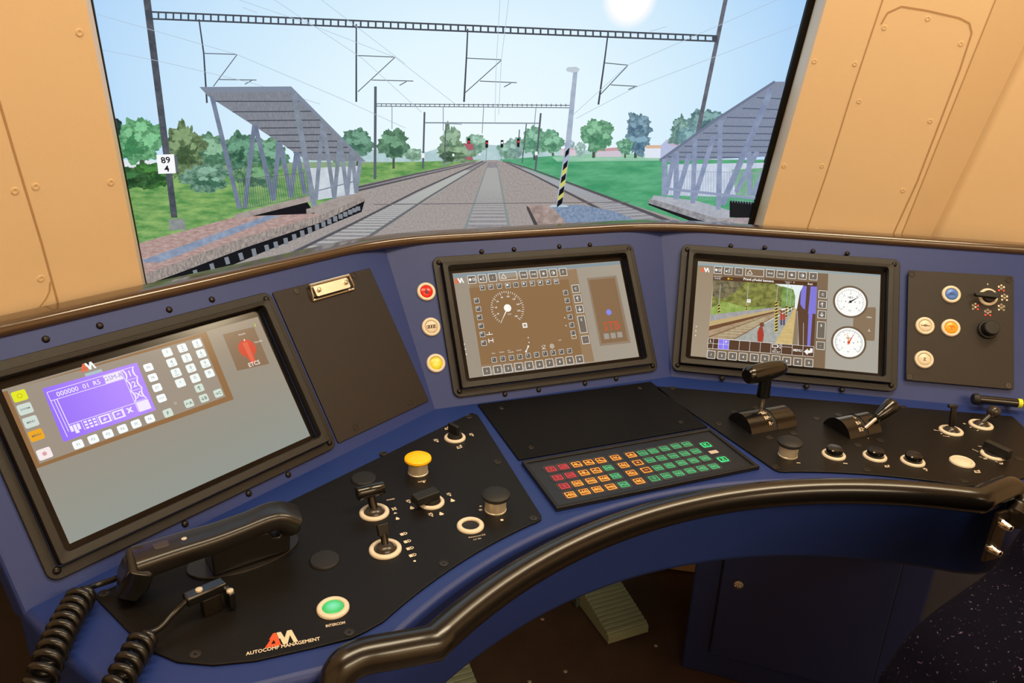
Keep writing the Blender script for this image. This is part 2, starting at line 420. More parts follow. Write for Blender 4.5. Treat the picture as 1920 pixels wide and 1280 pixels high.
# sky: a picture of a pale morning sky, whiter near the horizon and round the sun
sk = bpy.data.materials.new('lit_sky_picture'); sk.use_nodes = True; nt = sk.node_tree; b = nt.nodes['Principled BSDF']
b.inputs['Base Color'].default_value = (0.004, 0.004, 0.004, 1); b.inputs['Roughness'].default_value = 0.25; b.inputs['Specular IOR Level'].default_value = 0.25
b.inputs['Emission Strength'].default_value = 1.0
tc = nt.nodes.new('ShaderNodeTexCoord')
def dist_ramp(c, sx, sy, stops):
    mp = nt.nodes.new('ShaderNodeMapping'); mp.inputs['Location'].default_value = (-c[0]*sx, -c[1]*sy, 0); mp.inputs['Scale'].default_value = (sx, sy, 0)
    ln = nt.nodes.new('ShaderNodeVectorMath'); ln.operation = 'LENGTH'; rp = nt.nodes.new('ShaderNodeValToRGB')
    while len(rp.color_ramp.elements) < len(stops): rp.color_ramp.elements.new(0.5)
    for e, (pos, colr) in zip(rp.color_ramp.elements, stops): e.position = pos; e.color = (*lin(colr), 1)
    nt.links.new(tc.outputs['Object'], mp.inputs[0]); nt.links.new(mp.outputs[0], ln.inputs[0]); nt.links.new(ln.outputs['Value'], rp.inputs[0]); return rp
vx, vy = TV.at(900, 262); sunx, suny = TV.at(1182, -6)
r1 = dist_ramp((vx, vy), 1.25, 1.9, [(0, (240, 252, 255)), (0.35, (228, 247, 255)), (0.7, (200, 230, 252)), (1.0, (168, 208, 248))])
r2 = dist_ramp((sunx, suny), 7.0, 7.0, [(0, (255, 255, 255)), (0.28, (255, 255, 255)), (0.42, (60, 60, 60)), (1.0, (0, 0, 0))])
mx = nt.nodes.new('ShaderNodeMix'); mx.data_type = 'RGBA'; mx.blend_type = 'SCREEN'; mx.inputs[0].default_value = 1
nt.links.new(r1.outputs[0], mx.inputs[6]); nt.links.new(r2.outputs[0], mx.inputs[7]); nt.links.new(mx.outputs[2], b.inputs['Emission Color'])
m = MB().flat([(XL, YB), (XR, YB), (XR, YT), (XL, YT)], 0.0); m.build('sky_picture', sk, tv, smooth=0)
# distance and fields
P.poly('ground', [[(60, 318), (560, 304), (900, 299), (1540, 299), (1540, 560), (60, 560)]], E('#7d9a72', '#93a886', 40))
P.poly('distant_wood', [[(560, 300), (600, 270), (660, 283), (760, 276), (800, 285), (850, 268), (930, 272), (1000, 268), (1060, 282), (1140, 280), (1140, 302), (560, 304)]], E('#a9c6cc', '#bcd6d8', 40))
P.poly('meadow', [[(60, 318), (420, 325), (700, 306), (905, 299), (700, 345), (560, 410), (200, 560), (60, 560)]], E('#4f8a4c', '#8fb56c', 28, stretch=(1, 3, 1)))
P.poly('field', [[(935, 299), (1040, 292), (1230, 292), (1330, 300), (1540, 300), (1540, 420), (1200, 420)]], E('#3f9468', '#63b184', 18, stretch=(0.6, 3, 1)))
P.poly('far_field', [[(1035, 294), (1100, 288), (1250, 287), (1340, 296), (1240, 301), (1045, 303)]], E('#86bfa3', '#a3d0b4', 20, stretch=(0.6, 4, 1)))
# trees and houses
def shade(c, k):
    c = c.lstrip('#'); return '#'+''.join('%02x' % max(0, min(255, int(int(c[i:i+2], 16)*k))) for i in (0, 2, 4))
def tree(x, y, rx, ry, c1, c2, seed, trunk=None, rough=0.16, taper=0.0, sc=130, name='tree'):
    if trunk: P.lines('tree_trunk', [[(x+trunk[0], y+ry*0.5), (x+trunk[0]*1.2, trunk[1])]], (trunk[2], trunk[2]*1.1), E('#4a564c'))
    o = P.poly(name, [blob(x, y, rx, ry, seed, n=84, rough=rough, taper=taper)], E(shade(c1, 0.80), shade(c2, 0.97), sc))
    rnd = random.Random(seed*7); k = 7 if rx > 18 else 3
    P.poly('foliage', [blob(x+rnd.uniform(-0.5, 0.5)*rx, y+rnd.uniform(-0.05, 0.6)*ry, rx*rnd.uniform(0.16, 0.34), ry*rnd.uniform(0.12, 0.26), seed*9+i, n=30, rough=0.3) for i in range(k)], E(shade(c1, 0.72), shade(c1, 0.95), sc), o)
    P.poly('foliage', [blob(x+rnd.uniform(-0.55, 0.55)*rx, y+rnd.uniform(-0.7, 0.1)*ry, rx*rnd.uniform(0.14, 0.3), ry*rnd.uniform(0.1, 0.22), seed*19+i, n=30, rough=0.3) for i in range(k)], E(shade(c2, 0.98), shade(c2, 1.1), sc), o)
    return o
def house(name, wall, roof, cw, cr): P.poly(name, [wall], E(cw)); P.poly(name+'_roof', [roof], E(cr))
house('house', [(222, 300), (292, 300), (292, 330), (222, 330)], [(222, 314), (292, 314), (292, 330), (222, 330)], '#dfe6ec', '#8a7468')
house('house', [(380, 280), (402, 280), (402, 302), (380, 302)], [(372, 284), (390, 272), (404, 284)], '#c8b4b4', '#b39a9c')
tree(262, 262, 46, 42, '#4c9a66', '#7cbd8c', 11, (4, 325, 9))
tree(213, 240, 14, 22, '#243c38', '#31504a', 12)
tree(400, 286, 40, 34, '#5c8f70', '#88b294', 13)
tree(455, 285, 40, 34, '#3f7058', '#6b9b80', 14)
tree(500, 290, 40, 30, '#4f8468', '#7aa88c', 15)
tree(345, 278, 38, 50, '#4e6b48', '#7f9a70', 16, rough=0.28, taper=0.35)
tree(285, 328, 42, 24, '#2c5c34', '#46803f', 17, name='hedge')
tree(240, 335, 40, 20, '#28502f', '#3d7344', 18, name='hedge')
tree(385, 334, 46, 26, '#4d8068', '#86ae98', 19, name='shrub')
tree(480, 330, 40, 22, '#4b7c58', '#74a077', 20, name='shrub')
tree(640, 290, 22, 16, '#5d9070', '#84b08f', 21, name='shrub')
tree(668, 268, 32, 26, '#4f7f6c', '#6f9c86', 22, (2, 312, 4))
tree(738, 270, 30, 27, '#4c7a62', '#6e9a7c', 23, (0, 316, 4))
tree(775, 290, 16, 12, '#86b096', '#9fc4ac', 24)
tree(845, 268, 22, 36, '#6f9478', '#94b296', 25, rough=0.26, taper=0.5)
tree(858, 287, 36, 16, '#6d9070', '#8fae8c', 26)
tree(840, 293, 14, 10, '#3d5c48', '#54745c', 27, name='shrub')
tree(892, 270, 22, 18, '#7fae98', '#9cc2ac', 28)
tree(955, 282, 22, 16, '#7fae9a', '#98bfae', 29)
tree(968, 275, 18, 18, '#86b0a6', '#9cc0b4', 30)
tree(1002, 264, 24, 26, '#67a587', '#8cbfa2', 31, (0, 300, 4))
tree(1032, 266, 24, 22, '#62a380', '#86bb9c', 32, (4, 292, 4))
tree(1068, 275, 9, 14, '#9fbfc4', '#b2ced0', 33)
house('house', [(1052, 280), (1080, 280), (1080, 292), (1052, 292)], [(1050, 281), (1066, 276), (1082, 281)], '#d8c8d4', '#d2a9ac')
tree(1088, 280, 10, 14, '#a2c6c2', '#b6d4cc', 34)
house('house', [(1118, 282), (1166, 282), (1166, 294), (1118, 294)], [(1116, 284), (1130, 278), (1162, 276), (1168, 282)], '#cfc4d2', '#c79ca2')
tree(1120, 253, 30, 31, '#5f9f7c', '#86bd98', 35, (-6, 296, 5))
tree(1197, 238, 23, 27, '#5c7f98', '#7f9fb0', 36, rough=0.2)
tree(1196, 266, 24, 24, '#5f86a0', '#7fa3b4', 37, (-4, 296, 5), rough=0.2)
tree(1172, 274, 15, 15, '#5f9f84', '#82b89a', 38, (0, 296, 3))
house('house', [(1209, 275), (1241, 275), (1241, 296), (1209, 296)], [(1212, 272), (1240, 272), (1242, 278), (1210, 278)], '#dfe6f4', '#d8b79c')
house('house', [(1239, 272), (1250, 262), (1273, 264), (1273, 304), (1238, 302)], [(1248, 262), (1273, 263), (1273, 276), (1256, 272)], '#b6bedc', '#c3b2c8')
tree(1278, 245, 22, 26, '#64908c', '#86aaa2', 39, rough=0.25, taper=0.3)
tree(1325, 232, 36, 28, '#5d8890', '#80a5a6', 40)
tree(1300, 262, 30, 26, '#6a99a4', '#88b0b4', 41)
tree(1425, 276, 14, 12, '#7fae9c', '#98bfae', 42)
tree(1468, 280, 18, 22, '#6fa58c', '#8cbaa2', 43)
# ballast and tracks
P.poly('ballast', [[(918, 300), (934, 300), (1140, 370), (1300, 420), (1460, 470), (1460, 560), (180, 560), (352, 490), (600, 407), (680, 346), (880, 303)]], E('#968e8c', '#aaa29e', 240))
P.poly('ballast', [[(560, 398), (690, 345), (720, 380), (600, 425)]], E('#968e8c', '#aaa29e', 240))
P.poly('track_bed', [[(672, 351), (891, 303), (894, 305), (672, 358)], [(916, 304), (931, 304), (957, 440), (868, 440)], [(945, 302), (951, 303), (1300, 430), (1232, 432)], [(905, 303), (912, 303), (697, 440), (560, 500), (440, 520)]], E('#86828a', '#999598', 260))
def sleepers(name, la, lb, n, k, col, wd):
    """ties between two rails given by near and far end pixels"""
    polys = []
    for i in range(n):
        t = 1-(k/(i+k))
        if t > 0.93: break
        (a, a2), (c, c2) = la, lb
        p = (a[0]+(a2[0]-a[0])*t, a[1]+(a2[1]-a[1])*t); r = (c[0]+(c2[0]-c[0])*t, c[1]+(c2[1]-c[1])*t); h = wd*(1-t)
        polys.append([(p[0], p[1]-h), (r[0], r[1]-h), (r[0], r[1]+h), (p[0], p[1]+h)])
    P.poly(name, polys, E(col))
sleepers('sleepers', ((868, 440), (916, 304)), ((957, 440), (931, 304)), 130, 11, '#a7a8a6', 2.2)
sleepers('sleepers', ((470, 512), (906, 302)), ((590, 512), (912, 303)), 150, 13, '#b1b3b0', 2.4)
sleepers('sleepers', ((1228, 433), (943, 302)), ((1288, 428), (950, 303)), 120, 14, '#a2a6ac', 2.0)
RA = E('#55545a'); RB = E('#6a6c70')
P.lines('rail', [[(672, 351), (780, 326), (891, 303)]], (4, 1), RA); P.lines('rail', [[(672, 357), (893, 305)]], (4, 1), RA)
P.lines('rail', [[(470, 512), (660, 420), (780, 359), (906, 302)]], (6, 2), RA); P.lines('rail', [[(590, 512), (697, 440), (800, 372), (912, 303)]], (7, 2), RB)
P.lines('rail', [[(868, 440), (916, 304)]], (6, 1), E('#87908f')); P.lines('rail', [[(957, 440), (931, 304)]], (6, 1), E('#87908f'))
P.lines('rail', [[(1232, 434), (1140, 400), (1000, 328), (943, 302)]], (7, 1.5), RA); P.lines('rail', [[(1300, 432), (1140, 370), (1000, 318), (950, 303)]], (7, 1.5), RA)
P.lines('wire_duct', [[(700, 383), (1180, 379)]], 1.5, E('#6f6a70'))
# right-hand island platform and lamp
P.poly('platform_top', [[(1030, 385), (1090, 384), (1150, 395), (1240, 432), (1240, 450), (1060, 450)]], E('#6c7f9c', '#8ea0b8', 150))
P.poly('platform_edge', [[(988, 384), (1031, 384), (1076, 432), (1010, 432)]], E('#8e7c78', '#b3a199', 60))
P.poly('platform_side', [[(987, 385), (992, 389), (1014, 432), (1006, 432), (988, 392)]], E('#4a4648'))
P.poly('lamp_base', [[(1034, 384), (1062, 384), (1066, 388), (1030, 388)]], E('#b9cbd6'))
# catenary gantries
MA = E('#3f4754'); MH = E('#58606c'); FAR = E('#8793a0')
P.lines('gantry_mast', [[(796, 210), (793, 316)]], 3.5, MH); P.lines('gantry_mast', [[(1014, 212), (1004, 318)]], 3.5, MH)
P.lines('gantry_mast', [[(836, 232), (833, 305)], [(987, 232), (979, 306)], [(974, 243), (970, 304)]], 2, MH)
P.lines('gantry_beam', [[(797, 230), (1011, 231)]], 2.5, FAR)
P.lines('gantry_mast', [[(704, 162), (703, 336)]], 5, MH); P.lines('gantry_mast', [[(1073, 170), (1062, 300)]], 5, MH)
P.lines('gantry_beam', [[(706, 194.5), (1070, 197.5)], [(706, 199), (1070, 202)]]+[[(706+i*9.1, 194.5), (706+i*9.1, 200)] for i in range(40)], 1.5, MH)
P.lines('gantry_hanger', [[(735, 198), (735, 242)], [(831, 199), (831, 245)], [(907, 200), (904, 250)], [(1005, 201), (1000, 258)], [(830, 231), (866, 233)]], 1.4, FAR)
P.poly('gantry_mast', [[(261, -60), (275, -60), (333, 408), (321, 408)]], E('#3c4350', '#565c66', 60))
P.poly('mast_footing', [[(316, 411), (345, 410), (349, 430), (318, 432)]], E('#7c8484', '#949a98', 60))
P.poly('gantry_mast', [[(1369, -60), (1377, -60), (1312, 250), (1304, 250)]], E('#565a68', '#70747f', 60))
seg = [[(277, 22), (1343, 67.5)], [(277, 35), (1343, 77.5)]]
P.lines('gantry_beam', seg, 3.2, MA)
P.lines('gantry_beam', [[(283+i*14.05, 22.2+i*14.05*0.0427), (283+i*14.05, 35.2+i*14.05*0.0399)] for i in range(76)], 3.2, MA)
P.poly('beam_bracket', [[(273, 18), (284, 20), (284, 36), (275, 36)], [(1338, 67), (1346, 67), (1345, 79), (1338, 78)]], MA)
for hx in ([(373, 36), (382, 100), (388, 193)], [(668, 45), (668, 100), (668, 191)], [(877, 54), (875, 100), (870, 191)], [(1140, 63), (1134, 110), (1122, 196)]):
    P.lines('gantry_hanger', [hx], (2.6, 3.4), MA)
for arm in ([[(382, 100), (444, 102)], [(444, 103), (400, 162)], [(411, 149), (481, 150)], [(459, 158), (472, 151)]],
            [[(669, 104), (740, 107)], [(741, 107), (671, 172)], [(697, 150), (775, 152)], [(749, 160), (762, 153)]],
            [[(876, 109), (940, 112)], [(940, 113), (872, 174)], [(900, 152), (969, 155)], [(945, 163), (958, 156)]],
            [[(1134, 118), (1177, 122)], [(1177, 123), (1124, 179)], [(1145, 159), (1195, 162)], [(1178, 168), (1190, 163)]]):
    P.lines('cantilever_arm', arm, 1.7, MH)
P.lines('contact_wire', [[(175, 25), (270, 52), (444, 102), (640, 185), (760, 240)], [(185, 92), (300, 115), (470, 155), (600, 195)], [(420, -10), (566, 40), (740, 107), (860, 200)], [(500, -10), (680, 110), (790, 210)], [(590, -10), (760, 120)],
                     [(955, -10), (940, 112), (935, 215)], [(938, -10), (930, 130), (928, 230)], [(1480, -10), (1177, 122), (1075, 215)], [(1540, 30), (1195, 162), (1080, 222)], [(455, 14), (482, 24)], [(1218, 59), (1250, 50)]], 0.9, E('#aebfd0'))
# signals
for sx, sy, h, c in ((879, 268, 9, '#f0303c'), (913, 270, 7, '#e0404a'), (941.5, 269.5, 7, '#f4f6fa'), (972, 267.5, 8, '#f03a34')):
    P.lines('signal_post', [[(sx-0.5, sy+h), (sx-2, 304)]], 1.4, FAR)
    P.poly('signal_head', [[(sx-2.6, sy-h), (sx+2.6, sy-h), (sx+2, sy+h), (sx-3, sy+h)]], E('#1a1c26'))
    P.poly('signal_light', [circ(sx, sy-h*0.25, 2.0, 12)], E(c))
P.poly('signal_box', [[(868, 268), (888, 270), (888, 281), (878, 282)], [(874, 294), (886, 294), (886, 300), (874, 300)]], E('#a9626c'))
P.poly('marker_board', [[(790, 287), (796, 287), (796, 296), (790, 296)], [(848, 288), (852, 288), (852, 293), (848, 293)], [(1003, 284), (1008, 284), (1008, 291), (1003, 291)], [(898, 288), (901, 288), (901, 291), (898, 291)]], E('#eef2f4'))
# left platform and its shelter
P.poly('platform_top', [[(230, 470), (263, 455), (442, 406), (475, 402), (584, 399), (602, 404), (460, 446), (274, 515), (200, 545)]], E('#9c7f7c', '#bfa69f', 45, stretch=(2, 6, 1)))
P.poly('platform_strip', [[(255, 492), (500, 404), (526, 404), (300, 492)]], E('#7c8ba6', '#94a2b8', 80))
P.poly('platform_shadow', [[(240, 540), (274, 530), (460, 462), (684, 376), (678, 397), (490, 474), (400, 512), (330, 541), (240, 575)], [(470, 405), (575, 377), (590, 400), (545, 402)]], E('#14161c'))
P.lines('platform_pillar', [[(365, 506), (369, 520)], [(396, 494), (400, 507)], [(424, 482), (428, 495)], [(450, 474), (454, 487)], [(475, 466), (478, 480)], [(499, 459), (502, 471)], [(516, 453), (519, 465)], [(535, 446), (537, 458)], [(551, 439), (553, 450)], [(566, 432), (568, 444)], [(580, 426), (582, 437)], [(594, 420), (595, 431)], [(606, 415), (607, 425)], [(617, 410), (618, 420)], [(628, 405), (629, 415)], [(638, 401), (639, 410)], [(647, 397), (648, 406)], [(656, 393), (657, 402)], [(664, 390), (665, 398)], [(671, 387), (672, 395)]], (8, 8), E('#7f848c'))
P.poly('platform_edge', [[(230, 530), (274, 513), (460, 444), (602, 403), (685, 368), (685, 376), (601, 417), (460, 464), (350, 506), (274, 534), (230, 550)]], E('#77706f', '#b0a49c', 90, stretch=(4, 1, 1)))
P.poly('concrete_curb', [[(440, 402), (440, 409), (472, 405), (584, 377), (582, 366)]], E('#948884', '#aaa09a', 60))
P.poly('concrete_curb', [[(574, 392), (682, 362), (682, 372), (575, 402)]], E('#948884', '#aaa09a', 60))
P.poly('back_panel', [[(580, 315), (672, 311), (667, 363), (594, 375)]], E('#bdc6d2', '#d2dae2', 50))
ST = E('#76818f', '#8b96a8', 40); ST2 = E('#68748c', '#7c889e', 40)
P.poly('shelter_roof', [[(374, 163), (546, 162), (556, 172), (686, 303), (574, 300), (470, 232), (390, 180)]], E('#747a86', '#8b909a', 150, stretch=(6, 1, 1)))
P.lines('roof_purlin', [[(404, 190), (561, 190)], [(436, 209.5), (588, 208.5)], [(464, 226), (601, 225)], [(488, 240), (611, 239)], [(505, 253.5), (621, 252)], [(520, 265), (632, 264.5)], [(538, 277), (652, 276)], [(550, 286), (663, 286)]], 2.0, E('#444c5a'))
P.poly('shelter_fascia', [[(374, 163), (546, 162), (686, 303), (680, 300), (544, 171), (385, 173)]], E('#7f8a9e'))
P.lines('shelter_post', [[(397, 179), (449, 391)], [(477, 233), (459, 390)], [(478, 233), (513, 376)], [(523, 266), (513, 374)], [(524, 266), (547, 370)], [(556, 285), (545, 368)], [(557, 285), (572, 364)]], 8.5, ST2)
P.lines('shelter_railing', [[(445, 337), (574, 323)], [(453, 393), (582, 366)]]+[[(447+i*4.2, 337-i*0.45), (453+i*4.2, 392-i*0.88)] for i in range(31)], 0.9, E('#56606e'))
P.lines('shelter_post', [[(551, 176), (589, 386)]], 10.5, ST)
P.lines('shelter_brace', [[(605, 231), (592, 375)], [(606, 233), (627, 373)], [(637, 262), (627, 372)], [(638, 262), (651, 366)], [(659, 283), (651, 366)], [(660, 283), (668, 362)], [(676, 299), (667, 362)]], 7.5, ST)
P.lines('shelter_rail', [[(574, 363), (672, 338)]], 2.4, ST)
# right platform and shelter
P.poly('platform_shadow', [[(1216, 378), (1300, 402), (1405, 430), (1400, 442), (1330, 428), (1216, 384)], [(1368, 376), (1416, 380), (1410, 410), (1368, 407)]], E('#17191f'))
P.poly('platform_top', [[(1215, 374), (1370, 408), (1420, 408), (1410, 440), (1330, 412)]], E('#9a8d92', '#b3a8aa', 60))
P.poly('platform_edge', [[(1215, 374), (1222, 372), (1320, 402), (1410, 426), (1404, 434), (1310, 412), (1216, 381)]], E('#7d7c82', '#a5a5aa', 90))
P.poly('concrete_curb', [[(1225, 366), (1305, 376), (1368, 394), (1368, 410), (1340, 408), (1222, 373)]], E('#a4a8b4', '#b6bac4', 60))
P.poly('back_panel', [[(1252, 308), (1490, 304), (1490, 372), (1250, 366)]], E('#bcc8dc', '#cdd8e8', 50))
P.poly('meadow', [[(1372, 318), (1480, 312), (1490, 372), (1380, 366)]], E('#63a07c', '#86b890', 60))
P.poly('shelter_roof', [[(1237, 301), (1346, 222), (1453, 153), (1500, 153), (1500, 290), (1388, 296), (1240, 303)]], E('#77829a', '#8d97ac', 150, stretch=(6, 1, 1)))
P.lines('roof_purlin', [[(1392, 203), (1470, 206)], [(1419, 183), (1480, 186)], [(1362, 220), (1462, 222)], [(1340, 236), (1458, 238)], [(1318, 249.5), (1450, 251)], [(1300, 262), (1446, 263)], [(1283, 274), (1444, 275)], [(1266, 285.5), (1440, 286)], [(1252, 294), (1390, 295)]], 2.0, E('#55607a'))
P.lines('shelter_fascia', [[(1237, 301), (1346, 222), (1453, 153)]], 5, E('#6d7890'))
P.lines('shelter_railing', [[(1255, 320), (1490, 326)], [(1250, 368), (1340, 388)], [(1378, 360), (1440, 370)]]+[[(1258+i*5, 321), (1258+i*5, 368+i*0.5)] for i in range(36)], 0.8, E('#98a4ba'))
P.lines('shelter_post', [[(1246, 298), (1245, 367)], [(1264, 294), (1248, 364)], [(1269, 284), (1267, 374)], [(1293, 288), (1269, 370)], [(1303, 260), (1299, 381)], [(1338, 256), (1302, 372)], [(1351, 226), (1347, 393)], [(1404, 284), (1406, 366)], [(1420, 284), (1380, 360)], [(1446, 290), (1412, 366)]], 9, E('#7f8cab', '#929fbb', 40))
P.lines('shelter_post', [[(1446, 168), (1354, 384)]], 11, E('#7b88a8', '#8e9bb6', 40))
P.lines('shelter_rail', [[(1244, 353), (1420, 372)]], 5, E('#8f9bb8'))
# lamp post and km sign
P.poly('lamp_post', [[(1075, 132), (1083, 134), (1070, 275), (1054, 385), (1043, 385), (1060, 270)]], E('#9aa8c0', '#b0bccf', 40))
P.poly('lamp_head', [[(1061, 131), (1064, 126), (1080, 125), (1087, 129), (1084, 135), (1072, 136), (1064, 134)]], E('#c0ccd6'))
def lamp_x(y, s):
    t = (y-275)/110; c = 1065-16*t if y > 275 else 1065; return c+s*(3.6+1.6*t)
P.poly('warning_band', [[(lamp_x(y, -1), y), (lamp_x(y-6, 1), y-6), (lamp_x(y+6, 1), y+6), (lamp_x(y+12, -1), y+12)] for y in (318, 341, 364)], E('#c8c870'))
P.poly('warning_band', [[(lamp_x(y, -1), y+4), (lamp_x(y, 1), y-4), (lamp_x(y+12, 1), y+8), (lamp_x(y+12, -1), y+16)] for y in (280, 304, 328, 352, 373)], E('#101216'))
P.poly('sign_back', [[(325, 290), (332, 294), (334, 322), (330, 324)]], E('#5f6872'))
P.poly('kilometre_sign', [[(293, 290), (326, 289), (330, 324.5), (297, 326)]], E('#f6f8fb'))
P.text('sign_digits', '89', (310.5, 300), 12, E('#14161c'), bold=0.02, tilt=R_(3)); P.text('sign_digits', '4', (312.5, 316), 12, E('#14161c'), bold=0.02, tilt=R_(3))

# ================================================================== THE DESK
def desk_outline():
    half = [(-0.7978, 0.806), (-0.745, 0.715), (-0.705, 0.662), (-0.645, 0.628), (-0.575, 0.613), (-0.50, 0.613), (-0.458, 0.620)]
    arc = []
    for i in range(41):
        a = R_(-38.5+77*i/40); arc.append((0.688*math.sin(a), 0.097+0.688*math.cos(a)))
    return half, arc
hf, arc = desk_outline()
desk = thing('driver_desk', 'dark blue curved train driver\'s desk with upright instrument panels round three sides', 'desk', Matrix.Translation((0, 0.9, 0)))
DI = Matrix.Translation((0, -0.9, 0))            # desk parts are modelled in room coordinates
def dpart(mb, name, mat, **k):
    o = mb.build(name, mat, desk, **k); o.matrix_basis = DI; return o
out = hf+arc+[(-x, y) for x, y in reversed(hf)]
A0 = off_poly(0)
back = [(p.x, p.y) for p in off_poly(0.02)]
outl = hf[1:]+arc+[(-x, y) for x, y in reversed(hf[1:])]+[back[3], back[2], back[1], back[0]]
dpart(MB().prism(outl, 0.612, DZ), 'desk_top', BLUE, bevel=0.009)
# instrument panels: a bent slab leaning back
m = MB(); lo = off_poly(0, z=DZ-0.02); hi = off_poly(TOPD+0.004, z=TOPZ+0.006)
d2 = 0.034; lob = off_poly(d2, z=DZ-0.02); hib = off_poly(TOPD+d2, z=TOPZ+0.006)
s0 = off_poly(-0.02*math.tan(TL), z=DZ-0.02)
rows = [s0, hi, hib, lob]
v = [p for r in rows for p in r]; f = []
for r in range(4):
    q = (r+1) % 4
    for k in range(3): f.append((r*4+k, r*4+k+1, q*4+k+1, q*4+k))
f += [(0, 4, 8, 12), (3, 7, 11, 15)]
m.add(v, f); dpart(m, 'instrument_panel', BLUE, smooth=0, bevel=0.006)
# lower front of the pedestal, set back under the desk
m = MB(); m.prism([(p.x, p.y) for p in off_poly(0.44, wing=0.35)]+[(p.x, p.y) for p in reversed(off_poly(0.47, wing=0.35))], 0.0, 0.60)
dpart(m, 'pedestal', M('pedestal_paint', (74, 78, 100), 0.5), smooth=0)
m = MB(); m.prism([(0.585, 1.02), (0.835, 0.70), (0.850, 0.712), (0.600, 1.03)], 0.0, 0.61); dpart(m, 'end_panel', MC['pedestal_paint'], smooth=0)
# padded top edge: a rounded dark trim following the bend
def rounded_line(P, r, n=8):
    out = [P[0]]
    for i in range(1, len(P)-1):
        a = (P[i-1]-P[i]).normalized(); c = (P[i+1]-P[i]).normalized(); p0 = P[i]+a*r; p2 = P[i]+c*r
        for k in range(n+1):
            t = k/n; out.append(p0*(1-t)**2+P[i]*2*t*(1-t)+p2*t*t)
    out.append(P[-1]); return out
pl = off_poly(TOPD+0.018, z=TOPZ+0.009)
pl[0] = pl[0]-(pl[1]-pl[0]).normalized()*0.004; pl[3] = pl[3]+(pl[3]-pl[2]).normalized()*0.004
sec = rr(0, 0, 0.040, 0.020, 0.0098, 8)
m = MB().tube(rounded_line(pl, 0.11, 14), 1.0, sec=sec, up=(0, 0, 1)); dpart(m, 'edge_trim', TRIM)
# dome-headed screws in the blue panels
dome = MB().lathe([(0.0046, -0.001), (0.0046, 0.001), (0.0038, 0.0026), (0.0022, 0.0036), (0.0012, 0.0037), (0.0011, 0.0026), (0.0001, 0.0026)], n=16)
sc0 = None
for fr, pts in ((PL, [(85.7, 636), (187, 610.7), (317, 580.7), (397, 561.7), (346.7, 982), (466, 925), (540, 889.7)]),
                (PC, [(903, 471.7), (963.7, 467.5), (1048.7, 462), (1106, 459), (946.7, 739), (1010, 730.7), (1096.7, 718.7), (1155, 710)]),
                (PR, [(1370.5, 460.7), (1434, 464), (1524.5, 470.7), (1588.7, 475), (1353.7, 709), (1512.5, 724.5), (1579, 730.7)])):
    for q in pts:
        u, v_ = fr.at(*q); mt = DI @ fr.mat(u, v_, 0.0)
        if sc0 is None: sc0 = dome.build('screw', SCREW, desk); sc0.matrix_basis = mt
        else: copy_part(sc0, desk, mt)

# ---------------------------------------------------------------- grab rail along the front edge
HZ = 0.763; FH = Fr((0, 0, HZ), (1, 0, 0), (0, 1, 0))
hr = thing('grab_rail', 'long black tubular grab rail curving along the front edge of the desk', 'handrail', Matrix.Translation((0, 0.75, HZ)))
path = []
cL = Vector(FH.at(812, 1206)); cM = Vector(FH.at(1250, 960)); cR = Vector(FH.at(1834, 938))
def circle3(a, b_, c):
    d_ = 2*(a.x*(b_.y-c.y)+b_.x*(c.y-a.y)+c.x*(a.y-b_.y)); A, B, C_ = a.length_squared, b_.length_squared, c.length_squared
    o = Vector(((A*(b_.y-c.y)+B*(c.y-a.y)+C_*(a.y-b_.y))/d_, (A*(c.x-b_.x)+B*(a.x-c.x)+C_*(b_.x-a.x))/d_)); return o, (a-o).length
hc_, RR = circle3(cL, cM, cR)
aL = math.asin((cL.x-hc_.x)/RR); aR = math.asin((cR.x-hc_.x)/RR)
for i in range(49):
    a = aL+(aR-aL)*i/48; path.append((hc_.x+RR*math.sin(a), hc_.y+RR*math.cos(a), HZ))
def P3(px, py, z): x, y = Fr((0, 0, z), (1, 0, 0), (0, 1, 0)).at(px, py); return (x, y, z)
left = catmull([P3(812, 1206, HZ), P3(735, 1220, HZ), P3(680, 1231, HZ-0.002), P3(646, 1250, HZ-0.006), P3(629, 1284, HZ-0.022), P3(622, 1330, HZ-0.05)], 6)
right = catmull([P3(1834, 938, HZ), P3(1868, 922, HZ), P3(1893, 915, HZ-0.004), P3(1906, 930, HZ-0.015), P3(1908, 952, HZ-0.028), P3(1900, 972, HZ-0.035)], 6)
path[0] = tuple(left[0]); path[-1] = tuple(right[0])
rp = list(reversed([tuple(p) for p in left[2:]]))+path+[tuple(p) for p in right[2:]]
o = MB().tube([(x, y-0.75, z-HZ) for x, y, z in rp], 0.0185, n=20, up=(0, 0.02, 1)).build('rail_tube', RAILM, hr, smooth=60)
# mounting plate and cap nuts at the right end of the rail
px_, py_, pz_ = P3(1866, 1005, 0.665)
bx = Vector((0.52, 0.690, 0.675))
mp = Matrix.Translation(Vector((-0.0, -0.75, -HZ)))
mm = MB(); mm.box((0, 0, 0), (0.03, 0.006, 0.085)); o = mm.build('mounting_plate', M('plate_grey', (70, 64, 60), 0.4, metal=0.3), hr, bevel=0.002)
def place(o, px, py, y, dy=0.0):
    """set a part of the rail where a pixel meets the upright plane y of the fascia"""
    fr = Fr((0, y, 0), (1, 0, 0), (0, 0, 1)); x, z = fr.at(px, py); o.location = (x, y-0.75+dy, z-HZ)
place(o, 1868, 1003, 0.607)
for i, q in enumerate(((1878, 980), (1858, 1027))):
    nn = MB(); rx = Matrix.Rotation(R_(90), 3, 'X')
    nn.lathe([(0.0075, -0.004), (0.0075, 0.003), (0.0062, 0.005), (0.006, 0.011), (0.0045, 0.0155), (0.0001, 0.017)], rot=rx, n=18)
    o = nn.build('cap_nut', [CHROME], hr); place(o, q[0], q[1], 0.603)

